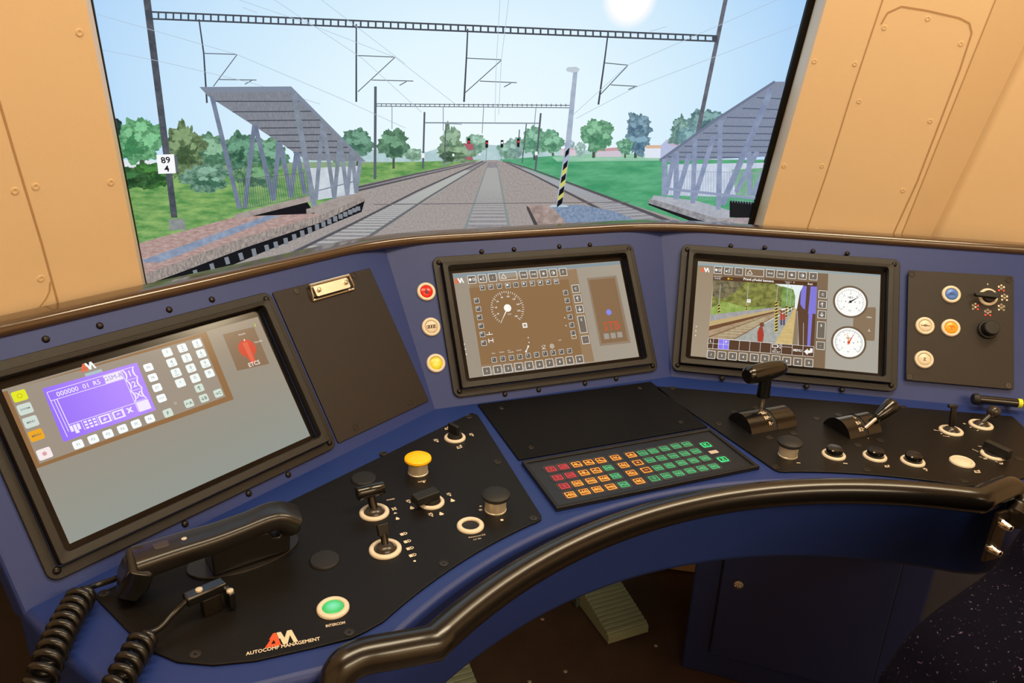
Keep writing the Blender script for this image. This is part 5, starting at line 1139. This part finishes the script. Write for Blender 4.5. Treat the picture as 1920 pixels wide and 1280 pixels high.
# quadrant levers
def quadrant(name, label, BL, FL, FR, cat, labels, lever):
    w = 0.003; b = Vector(D.at(*BL, w)); f = Vector(D.at(*FL, w)); r = Vector(D.at(*FR, w))
    xd = (r-f); W_ = xd.length; ang = math.atan2(xd.y, xd.x); xd.normalize(); yd = Vector((-xd.y, xd.x)); Dp = (b-f).dot(yd); o = (f+r)/2+yd*Dp/2
    t = thing(name, label, cat, D.mat(o.x, o.y, w, ang), 'quadrant levers')
    h = Dp*0.36; R = (h*h+Dp*Dp/4)/(2*h); a = math.asin(Dp/2/R); n = 18
    prof = [(R*math.sin(-a+2*a*i/n), R*math.cos(-a+2*a*i/n)-(R-h)) for i in range(n+1)]
    m = MB(); sw_ = 0.007; sx = 0.003
    def seg(x0, x1, k=1.0):
        v = []
        for x in (x0, x1): v += [(x, y*k, max(0, z-(1-k)*0.03)) for y, z in prof]
        nn = len(prof); m.add(v, [(i, i+1, nn+i+1, nn+i) for i in range(nn-1)]+[tuple(range(nn)), tuple(range(2*nn-1, nn-1, -1)), (0, nn, 2*nn-1, nn-1)])
    seg(-W_/2, sx-sw_/2); seg(sx+sw_/2, W_/2); m.build('quadrant_housing', BLACKG, t, smooth=30)
    m = MB(); v = []; nn = len(prof)
    for x in (sx-sw_/2, sx+sw_/2): v += [(x, y*0.98, max(0, z-0.0012)) for y, z in prof]
    m.add(v, [(i, i+1, nn+i+1, nn+i) for i in range(nn-1)]); m.build('slot', BLACKM, t, smooth=30)
    m = MB()
    for s, th in labels:
        th = R_(th); y, z = R*math.sin(th), R*math.cos(th)-(R-h)+0.0004; rot = Matrix.Rotation(-th, 3, 'X'); gv, gf, dim = glyphs(s, 0.01); k = 0.0088
        m.add([Vector((sx-0.011-dim[0]*k/2+0.004+x*k, y, z))+rot @ Vector((0, y2*k, 0)) for x, y2 in gv], gf)
        m.add([Vector((sx-0.006+x, y, z))+rot @ Vector((0, y2, 0)) for x, y2 in ((-0.0012, -0.0004), (0.002, -0.0004), (0.002, 0.0004), (-0.0012, 0.0004))], [(0, 1, 2, 3)])
    m.build('position_marks', WHITEP, t, smooth=0)
    lever(t, sx, h, R); return t
def t_handle(t, sx, h, R):
    MB().tube([(sx, 0.012, h-0.005), (sx-0.001, 0.011, h+0.03)], 0.0042, n=14).build('rod', CHROME, t)
    m = MB(); m.lathe([(0.0001, 0.0), (0.0100, 0.0), (0.0110, 0.0012), (0.0104, 0.03), (0.0114, 0.042), (0.0001, 0.046)], (sx-0.001, 0.011, h+0.020), 28, Matrix.Rotation(R_(-2), 3, 'X')); m.build('grip_stem', BLACKG, t)
    rot = Matrix.Rotation(R_(8), 3, 'Z') @ Matrix.Rotation(R_(90), 3, 'Y')
    m = MB(); m.lathe([(0.0001, -0.046), (0.0105, -0.046), (0.0138, -0.043), (0.0150, -0.036), (0.0158, -0.014), (0.0156, 0.010), (0.0142, 0.028), (0.0122, 0.038), (0.0095, 0.041), (0.0001, 0.0415)], (sx-0.003, 0.011, h+0.068), 32, rot); m.build('cross_grip', BLACKG, t)
quadrant('control_lever', 'tall T-handle lever on a curved quadrant marked BE BP R', (1369, 783.4), (1409.7, 814.4), (1495, 798.4), 'lever', [('BE', -12), ('BP', -31), ('R', -50)], t_handle)
def slant(t, sx, h, R):
    a = Vector((sx, -0.022, h*0.42)); b = Vector((sx+0.026, -0.019, h*0.42+0.013)); d_ = (b-a).normalized()
    MB().tube([a, b+d_*0.004], 0.0036, n=12).build('rod', CHROME, t)
    rot = d_.to_track_quat('Z', 'Y').to_matrix(); m = MB(); m.lathe([(0.0001, 0), (0.0072, 0), (0.0085, 0.0014), (0.0115, 0.020), (0.0132, 0.036), (0.0128, 0.041), (0.0105, 0.0435), (0.0001, 0.0445)], tuple(b), 28, rot); m.build('grip', BLACKG, t)
quadrant('control_lever', 'shorter slanted-grip lever on a curved quadrant marked B1 B2', (1549, 792), (1594, 823), (1653.5, 810.5), 'lever', [('1', -8), ('B1', -29), ('B2', -50)], slant)
# slim lamp lying across the foot of the right panel
u0, v0 = PR.at(1872, 752, 0.018)
t = thing('reading_lamp', 'slim black tubular lamp mounted across the right panel below the switch plate', 'lamp', PR.mat(u0, v0, 0.018))
a0, a1 = PR.at(1830, 747, 0.018), PR.at(1916, 757, 0.018)
rot = Matrix.Rotation(R_(90), 3, 'Y')
MB().lathe([(0.0001, a0[0]-u0+0.004), (0.0078, a0[0]-u0+0.004), (0.0078, a1[0]-u0), (0.0001, a1[0]-u0)], n=24, rot=rot).build('lamp_tube', BLACKG, t)
MB().lathe([(0.0001, a0[0]-u0-0.006), (0.0085, a0[0]-u0-0.006), (0.0105, a0[0]-u0-0.003), (0.0105, a0[0]-u0+0.003), (0.0085, a0[0]-u0+0.005), (0.0001, a0[0]-u0+0.005)], n=24, rot=rot).build('end_cap', BLACKM, t)
MB().lathe([(0.0082, a1[0]-u0-0.008), (0.0082, a1[0]-u0-0.001)], n=24, rot=rot).build('yellow_sleeve', M('yellow_sleeve', (210, 215, 40), 0.5), t)
for dx in (-0.02, 0.025):
    m = MB(); m.box((dx, 0, -0.0125), (0.010, 0.008, 0.012)); m.build('bracket', BLACKM, t, bevel=0.001)

# ================================================================== HANDSET, CRADLE AND COILED CORDS
def dz(px, py, z): return Fr((0, 0, DZ+z), (1, 0, 0), (0, 1, 0)).at(px, py)+(DZ+z,)
HSM = M('handset_plastic', (24, 22, 21), 0.30, coat=0.1)
a = Vector(dz(264, 1048, 0.052)); b = Vector(dz(524, 964, 0.055))
hc = (a+b)/2; ang = math.atan2(b.y-a.y, b.x-a.x); L = (b-a).to_2d().length
hs = thing('telephone_handset', 'black corded telephone handset lying on its cradle in front of the left monitor', 'telephone', Matrix.Translation((hc.x, hc.y, DZ+0.003)) @ Matrix.Rotation(ang, 4, 'Z'))
sec = rr(0, 0, 0.036, 0.022, 0.007, 4)
def hpath(pts, n=8): return catmull(pts, n)
m = MB()
hp = hpath([(-L/2-0.006, 0.002, 0.044), (-L*0.25, 0.001, 0.046), (0.0, 0.0, 0.047), (L*0.25, 0.0, 0.050), (L*0.42, -0.001, 0.053), (L/2+0.002, -0.002, 0.050), (L/2+0.016, -0.004, 0.040)])
k = len(hp); m.tube(hp, [1.0+0.18*abs(i/(k-1)-0.5)*2 for i in range(k)], sec=sec, up=(0, 0, 1)); m.build('handle', HSM, hs, bevel=0.001)
# earpiece end: slanting down towards the driver
ca, sa = math.cos(-ang), math.sin(-ang)
def hl(px, py, z):
    v_ = Vector(dz(px, py, z))-Vector((hc.x, hc.y, DZ+0.003)); return (v_.x*ca-v_.y*sa, v_.x*sa+v_.y*ca, v_.z)
e0 = Vector((-L/2-0.003, 0.004, 0.040)); e1 = Vector(hl(250, 1085, 0.024)); e2 = Vector(hl(238, 1120, 0.008))
m = MB(); m.tube([e0+Vector((0.004, 0.008, 0.0)), e0, e1, e2], [0.95, 1.08, 1.15, 0.85], sec=rr(0, 0, 0.040, 0.026, 0.008, 4), up=(1, 0, 0.2)); m.build('earpiece', HSM, hs, bevel=0.001)
m = MB(); m.lathe([(0.0001, 0), (0.013, 0), (0.0125, 0.007), (0.009, 0.010), (0.0001, 0.010)], (L/2+0.010, -0.003, 0.028), 22); m.build('mouthpiece', HSM, hs)
m = MB(); m.prism(rr(-L/2+0.022, 0.002, 0.016, 0.011, 0.002, 3), 0.0565, 0.0585); m.build('talk_key', M('talk_key', (52, 46, 42), 0.4), hs, bevel=0.0006)
m = MB(); m.lathe([(0.0032, 0), (0.0030, 0.0018), (0.0001, 0.0024)], (-L/2+0.046, 0.0, 0.0568), 16); m.build('rivet', SILVER, hs)
# cradle
c0 = Vector(D.at(402, 1084, 0.003)); c1 = Vector(D.at(545, 1035, 0.003)); ang2 = math.atan2(c1.y-c0.y, c1.x-c0.x); Lc = (c1-c0).length
cr = thing('handset_cradle', 'black wedge-shaped cradle holding up the telephone handset', 'cradle', Matrix.Translation((c0.x, c0.y, DZ+0.003)) @ Matrix.Rotation(ang2, 4, 'Z'))
m = MB(); m.lathe([(1.0, 0), (1.0, 0.6), (0.985, 1.0), (0.0001, 1.0)], n=48)
m.v = [(Lc*0.47+x*Lc*0.74, 0.026+y*0.036, z*0.0025) for x, y, z in m.v]; m.build('base', HSM, cr)
pr = [(0.0, 0.0025), (Lc*1.0, 0.0025), (Lc*1.03, 0.040), (Lc*0.985, 0.044), (Lc*0.95, 0.036), (Lc*0.87, 0.0265), (Lc*0.78, 0.0290), (Lc*0.74, 0.038), (Lc*0.45, 0.0385), (0.006, 0.040), (0.0, 0.036)]
m = MB(); n = len(pr); v = [(x, 0.0, z) for x, z in pr]+[(x, 0.042, z) for x, z in pr]; m.add(v, [tuple(range(n)), tuple(range(2*n-1, n-1, -1))]+[(i, (i+1) % n, n+(i+1) % n, n+i) for i in range(n)]); m.build('body', HSM, cr, smooth=30, bevel=0.002)
# plug bracket
q0 = Vector(D.at(392, 1150, 0.003)); qa = Vector(dz(346, 1126, 0.028)).to_2d(); qb = Vector(dz(420, 1094, 0.028)).to_2d(); ang3 = math.atan2((qb-qa).y, (qb-qa).x)
pb = thing('cord_bracket', 'small black bracket clamping the short coiled cord with two steel screws', 'bracket', Matrix.Translation((q0.x, q0.y, DZ+0.003)) @ Matrix.Rotation(ang3, 4, 'Z'))
m = MB(); m.box((0.0, 0.003, 0.027), ((qb-qa).length, 0.015, 0.011)); m.build('plug', BLACKG, pb, bevel=0.002)
m = MB(); m.box((0.004, 0.002, 0.011), (0.020, 0.012, 0.022)); m.build('clamp_foot', BLACKF, pb, bevel=0.0012)
m = MB(); m.box((0.0225, -0.004, 0.0125), (0.007, 0.018, 0.020)); m.build('clamp_arm', BLACKG, pb, bevel=0.0012)
for p_ in ((-0.006, 0.003, 0.0325), (0.0225, -0.0075, 0.0225)):
    o = MB().lathe([(0.0040, 0), (0.0036, 0.0018), (0.0015, 0.0024), (0.0001, 0.0024)], n=16).build('screw', SILVER, pb); o.location = p_
def coil(name, label, lead, axis, R, r, pitch, cat='cord'):
    ax = catmull(axis, 14); t = thing(name, label, cat, Matrix.Translation(ax[0]), 'coiled cords'); o0 = Vector(ax[0]); lens = [0.0]
    for i in range(1, len(ax)): lens.append(lens[-1]+(Vector(ax[i])-Vector(ax[i-1])).length)
    T = lens[-1]; N = int(T/pitch*16); pts = []
    for i in range(N+1):
        s = T*i/N; j = max(k for k in range(len(lens)) if lens[k] <= s+1e-9); j = min(j, len(ax)-2); f_ = (s-lens[j])/max(1e-9, lens[j+1]-lens[j])
        c = Vector(ax[j]).lerp(Vector(ax[j+1]), f_); tg = (Vector(ax[j+1])-Vector(ax[j])).normalized(); sd = tg.cross(Vector((0, 0, 1))).normalized(); up = sd.cross(tg)
        th = 2*math.pi*i/16+1.2; k = min(1.0, 0.25+i/10); pts.append(c+(sd*math.cos(th)+up*math.sin(th))*R*k-o0)
    MB().tube(pts, r, n=8).build('coil', RUBBER, t, smooth=80)
    MB().tube([p-o0 for p in catmull(lead+[tuple(pts[0]+o0)], 6)], r*0.8, n=8).build('lead', RUBBER, t, smooth=80)
    return t
coil('coiled_cord', 'thick black coiled cord running from the handset off the left edge of the desk', [dz(240, 1072, 0.030), dz(215, 1085, 0.018), dz(180, 1097, 0.014)],
     [dz(158, 1110, 0.018), dz(132, 1153, 0.018), dz(108, 1200, 0.018), dz(84, 1255, 0.014), (dz(66, 1310, 0.0)), (dz(60, 1370, -0.03))], 0.0120, 0.0042, 0.0122)
coil('coiled_cord', 'black coiled cord running from the clamp bracket off the front of the desk', [dz(350, 1126, 0.030), dz(325, 1150, 0.022), dz(298, 1178, 0.018)],
     [dz(274, 1192, 0.018), dz(253, 1226, 0.018), dz(232, 1262, 0.016), dz(214, 1300, 0.010), dz(204, 1350, -0.02)], 0.0112, 0.0042, 0.0120)

# ================================================================== PRINTED MARKS ON THE CONTROL PLATES
def desk_text(t, name, s, p0, p1, h=None, mat=WHITEP, bold=0.02, w=0.00345):
    a_ = Vector(sub(t, D, p0)); b_ = Vector(sub(t, D, p1)); c = (a_+b_)/2; d_ = b_-a_
    MB().text(s, c.x, c.y, h, w, math.atan2(d_.y, d_.x), bold, d_.length).build(name, mat, t, smooth=0)
desk_text(lp, 'maker_name', 'AUTOCOMP MANAGEMENT', (461, 1226), (600, 1197), 0.0052)
desk_text(lp, 'button_name', 'INTERCOM', (611, 1174), (647, 1167), 0.0042)
a_ = Vector(sub(lp, D, (505, 1210))); b_ = Vector(sub(lp, D, (554, 1200))); an = math.atan2((b_-a_).y, (b_-a_).x)
ctr = Vector(sub(lp, D, (527, 1197))); h_ = 0.0195
def rotp(x, y): return (ctr.x+(x*math.cos(an)-y*math.sin(an)), ctr.y+(x*math.sin(an)+y*math.cos(an)))
m = MB(); m.add([(*rotp(x*h_*0.85, y*h_), 0.0036) for x, y in LOGO_A], LOGO_AF); m.build('maker_logo_letter', REDP, lp, smooth=0)
m = MB(); m.flat([rotp(x*h_*0.85, y*h_) for x, y in LOGO_M], 0.0036); m.build('maker_logo_letter', M('logo_grey', (205, 195, 170), 0.5), lp, smooth=0)
def symbol(t, px, kind, s=0.005, ang=0.0):
    cx, cy = sub(t, D, px); m = MB(); ca, sa = math.cos(ang), math.sin(ang); z = 0.0035
    def T(p): return (cx+(p[0]*ca-p[1]*sa)*s, cy+(p[0]*sa+p[1]*ca)*s)
    if kind == 'lamp':
        m.flat([T((-1.2, -0.7)), T((-0.1, -0.7)), T((-0.1, 0.7)), T((-1.2, 0.7))], z); m.frame2([T((0.1, -0.8)), T((0.9, -0.6)), T((1.3, 0)), T((0.9, 0.6)), T((0.1, 0.8))], [T((0.35, -0.45)), T((0.8, -0.35)), T((1.0, 0)), T((0.8, 0.35)), T((0.35, 0.45))], z)
    elif kind == 'panto':
        m.frame2([T((-1, 0)), T((0, 0.9)), T((1, 0)), T((0, -0.9))], [T((-0.6, 0)), T((0, 0.55)), T((0.6, 0)), T((0, -0.55))], z); m.line([T((-0.9, 1.0)), T((0.9, 1.0))], s*0.25, z); m.flat([T(p) for p in circ(0.2, -1.2, 0.35, 10)], z)
    elif kind == 'drop': m.flat([T(p) for p in ((0, 1.1), (0.55, 0.1), (0.8, -0.5), (0.4, -0.9), (-0.4, -0.9), (-0.8, -0.5), (-0.55, 0.1))], z)
    elif kind == 'dot': m.flat([T(p) for p in circ(0, 0, 0.55, 14)], z)
    elif kind == 'cross': m.line([T((-0.8, -0.8)), T((0.8, 0.8))], s*0.6, z); m.line([T((-0.8, 0.8)), T((0.8, -0.8))], s*0.6, z)
    elif kind == 'tri': m.flat([T((-0.9, -0.5)), T((0.9, -0.5)), T((0, 0.7))], z)
    elif kind == 'arrow': m.line([T((-1.6, 0)), T((1.2, 0))], s*0.3, z); m.flat([T((0.8, 0.6)), T((1.8, 0)), T((0.8, -0.6))], z)
    elif kind == 'dash': m.line([T((-0.8, 0)), T((0.8, 0))], s*0.5, z)
    elif kind == 'pipe': m.frame2([T((-1, -0.8)), T((1, -0.8)), T((1, 0.5)), T((-1, 0.5))], [T((-0.7, -0.5)), T((0.7, -0.5)), T((0.7, 0.2)), T((-0.7, 0.2))], z); m.flat([T(p) for p in circ(0.9, 0.9, 0.35, 10)], z); m.line([T((-1.3, -1)), T((0.2, -1))], s*0.25, z)
    m.build('printed_symbol', WHITEP, t, smooth=0)
for q in ((757, 1001), (764, 1015), (769, 1028), (774, 1041)): symbol(lp, q, 'lamp', 0.0038, R_(8))
symbol(lp, (777.5, 1052), 'dot', 0.003)
for q, k, s in (((838, 803), 'pipe', 0.0038), ((818, 826), 'panto', 0.0040), ((861, 838), 'pipe', 0.0042), ((884, 815), 'panto', 0.0038), ((739, 954), 'cross', 0.0035), ((741, 962), 'tri', 0.003), ((745, 972), 'drop', 0.0035), ((800, 923), 'dot', 0.003),
                ((766, 940), 'panto', 0.0032), ((772, 952), 'drop', 0.0042), ((842, 927), 'panto', 0.0032), ((848, 938), 'drop', 0.0042), ((808, 965), 'panto', 0.0034), ((827, 963), 'drop', 0.0042), ((901, 949), 'tri', 0.0028), ((901, 956), 'cross', 0.0024), ((941, 975), 'dot', 0.004)): symbol(lp, q, k, s, R_(6))
desk_text(lp, 'switch_name', 'STAND', (725, 938), (740, 935), 0.0030); desk_text(lp, 'socket_name', 'Pohotovost KD', (879, 1008), (910, 1002), 0.0028, bold=0.0); desk_text(lp, 'socket_name', 'LS 06', (888, 1012), (902, 1009), 0.0026, bold=0.0); desk_text(lp, 'button_name', 'RESET', (784, 904), (799, 901), 0.0028)
symbol(lp, (795, 904), 'dot', 0.003)
for q, k, s, an_ in (((1585, 869), 'dash', 0.004, -30), ((1663, 874), 'pipe', 0.0034, -30), ((1735, 880), 'panto', 0.0032, -30), ((1832, 884), 'pipe', 0.0042, -30), ((1757, 807), 'arrow', 0.0032, 145), ((1765, 813), 'dot', 0.0025, 0), ((1774, 818), 'arrow', 0.0032, -35), ((1808, 794.5), 'cross', 0.0022, 0), ((1820, 801), 'dash', 0.0026, 0), ((1833, 807), 'dash', 0.0030, 0),
                     ((1497, 868), 'dash', 0.0036, -20), ((1628, 822), 'dot', 0.0016, 0), ((1837, 837), 'dash', 0.003, -40), ((1855, 835), 'panto', 0.0026, -30), ((1847, 859.5), 'pipe', 0.0026, -30), ((1877, 869), 'pipe', 0.0026, -30)): symbol(rp_, q, k, s, R_(an_))
desk_text(rp_, 'switch_name', 'AUTOM', (1823, 842), (1834, 847), 0.0024); desk_text(rp_, 'switch_name', 'KM/h', (1836, 856), (1842, 858), 0.002); desk_text(rp_, 'switch_name', 'KM/h', (1866, 865), (1871, 867), 0.002)

# ================================================================== UNDER THE DESK
x0, y0 = FLOOR.at(1277, 1250)
CB = Fr((x0, y0, 0), (math.cos(R_(-40)), math.sin(R_(-40)), 0), (0, 0, 1))
cab = thing('cabinet', 'dark blue under-desk cabinet with one locked door on the right side', 'cabinet', CB.mat())
wC = CB.at(1748, 1090)[0]; hC = 0.6
m = MB(); m.box((wC/2, hC/2, -0.12), (wC, hC, 0.24)); m.build('body', BLUED, cab, bevel=0.004)
dd = [CB.at(*q) for q in ((1357, 1046), (1693, 1040), (1639, 1266), (1327.5, 1248))]
dx0 = (dd[0][0]+dd[3][0])/2; dx1 = (dd[1][0]+dd[2][0])/2; dy0 = (dd[2][1]+dd[3][1])/2; dy1 = 0.585
g_ = rr((dx0+dx1)/2, (dy0+dy1)/2, dx1-dx0+0.008, dy1-dy0+0.008, 0.004, 2); i_ = rr((dx0+dx1)/2, (dy0+dy1)/2, dx1-dx0, dy1-dy0, 0.004, 2)
m = MB(); m.frame2(g_, i_, 0.0006); m.build('door_gap', BLACKM, cab, smooth=0)
m = MB(); m.prism(rr((dx0+dx1)/2, (dy0+dy1)/2, dx1-dx0, dy1-dy0, 0.004, 3), 0.0002, 0.012); dr = m.build('door', BLUED, cab, bevel=0.003)
lx, ly = CB.at(1385, 1093, 0.012); m = MB(); m.lathe([(0.0001, 0), (0.0115, 0), (0.0115, 0.003), (0.010, 0.007), (0.007, 0.0075), (0.0055, 0.0045), (0.0001, 0.0045)], (lx, ly, 0.012), 30); m.build('lock', CHROME, dr)
dark = M('lower_wall_paint', (96, 96, 112), 0.6)
def pedal(label, x, y, w_=0.112, L_=0.235, ang=0.0):
    t = thing('foot_pedal', label, 'pedal', Matrix.Translation((x, y, 0)) @ Matrix.Rotation(ang, 4, 'Z'), 'foot pedals')
    pr = [(0, 0.012), (0, 0.030), (0.006, 0.034)]; z0, z1 = 0.034, 0.082; n = 11
    for i in range(n):
        ya = 0.008+i*0.0125; k = ya/L_; zz = z0+(z1-z0)*k; pr += [(ya, zz-0.003), (ya+0.002, zz+0.0012), (ya+0.009, zz+0.0012+(z1-z0)*0.009/L_), (ya+0.011, zz-0.003)]
    pr += [(0.150, z0+(z1-z0)*0.150/L_+0.001), (L_, z1), (L_, 0.012)]
    nn = len(pr); m = MB(); m.add([(-w_/2, y_, z) for y_, z in pr]+[(w_/2, y_, z) for y_, z in pr], [tuple(range(nn)), tuple(range(2*nn-1, nn-1, -1))]+[(i, (i+1) % nn, nn+(i+1) % nn, nn+i) for i in range(nn)]); m.build('tread', PEDAL, t, smooth=25)
    m = MB(); m.box((0, L_*0.55, 0.007), (w_*0.92, L_*0.9, 0.014)); m.build('base', M('pedal_base', (92, 104, 96), 0.5, metal=0.3), t, bevel=0.002)
    for s in (-1, 1):
        m = MB(); m.box((s*(w_/2+0.006), L_*0.72, 0.035), (0.010, 0.05, 0.055)); m.build('side_block', MC['pedal_base'], t, bevel=0.003)
    return t
pedal('grey-green ribbed foot pedal on the floor beside the blue cabinet', 0.272, 1.25, ang=R_(2))
x2_, y2_ = Fr((0, 0, 0.03), (1, 0, 0), (0, 1, 0)).at(855, 1290)
pedal('grey-green ribbed foot pedal partly cut off by the bottom of the picture', x2_-0.01, y2_-0.04, ang=R_(2))
f0 = bpy.data.objects['floor']; s0 = None
for q in ((1017, 1160), (1060, 1258), (1230, 1210), (993, 1277)):
    x, y = FLOOR.at(*q)
    if s0 is None: s0 = MB().lathe([(0.005, 0), (0.004, 0.001), (0.0001, 0.0014)], n=14).build('floor_screw', SILVER, f0); s0.location = (x, y, 0.03)
    else: c = copy_part(s0, f0); c.location = (x, y, 0.03)
for o in f0.children: o.matrix_basis = Matrix.Translation((o.location.x, o.location.y-0.0, o.location.z-0.03))

# lamp housings on the ceiling
ce = bpy.data.objects['ceiling']
for lx, ly, lz, sx, sy, w in LAMPS:
    m = MB(); m.rim(rr(lx, ly-0.2, sx+0.06, sy+0.05, 0.01, 3), rr(lx, ly-0.2, sx, sy, 0.004, 3), -0.13, -0.03); c = m.build('lamp_housing', M('lamp_white', (230, 226, 215), 0.5), ce, bevel=0.003)
# ---------------------------------------------------------------- the driver's seat, swivelled away from the desk
SY = 0.41; SF = Fr((0, SY+0.022, 0), (1, 0, 0), (0, 0, 1))
ol = [SF.at(*q) for q in ((1646, 1330), (1653, 1280), (1670, 1230), (1700, 1186), (1737, 1136), (1787, 1091), (1840, 1053), (1887, 1020), (1920, 985))]
xl, zl = ol[-1]; ol += [(xl+0.030, zl+0.055), (xl+0.075, zl+0.095), (xl+0.13, zl+0.11)]
xc = xl+0.15; ol = [(ol[0][0]+0.005, 0.52), (ol[0][0]-0.003, 0.62)]+ol
ol = [(p.x, p.y) for p in catmull([(x, z, 0) for x, z in ol], 4)]
ol = [(x+0.014, z-0.052) for x, z in ol]
full = ol+[(2*xc-x, z) for x, z in reversed(ol)]
seat = thing('driver_chair', 'dark navy speckled fabric driver seat at the lower right corner', 'seat', Matrix.Translation((xc, SY, 0)))
m = MB(); m.add([(x-xc, -0.06, z) for x, z in full]+[(x-xc, 0.05, z) for x, z in full], [tuple(range(len(full))), tuple(range(2*len(full)-1, len(full)-1, -1))]+[(i, (i+1) % len(full), len(full)+(i+1) % len(full), len(full)+i) for i in range(len(full))])
m.build('backrest', SEATM, seat, smooth=60, bevel=0.03)
m = MB(); m.prism(rr(0, -0.30, 0.46, 0.46, 0.07, 6), 0.42, 0.53); m.build('seat_cushion', SEATM, seat, bevel=0.03)
m = MB(); m.lathe([(0.06, 0.06), (0.05, 0.10), (0.05, 0.42), (0.12, 0.42)], (0, -0.26, 0), 24); m.build('pedestal', BLACKM, seat)
m = MB(); m.lathe([(0.22, 0.0), (0.22, 0.03), (0.18, 0.06), (0.0001, 0.06)], (0, -0.26, 0), 32); m.build('base', BLACKM, seat)
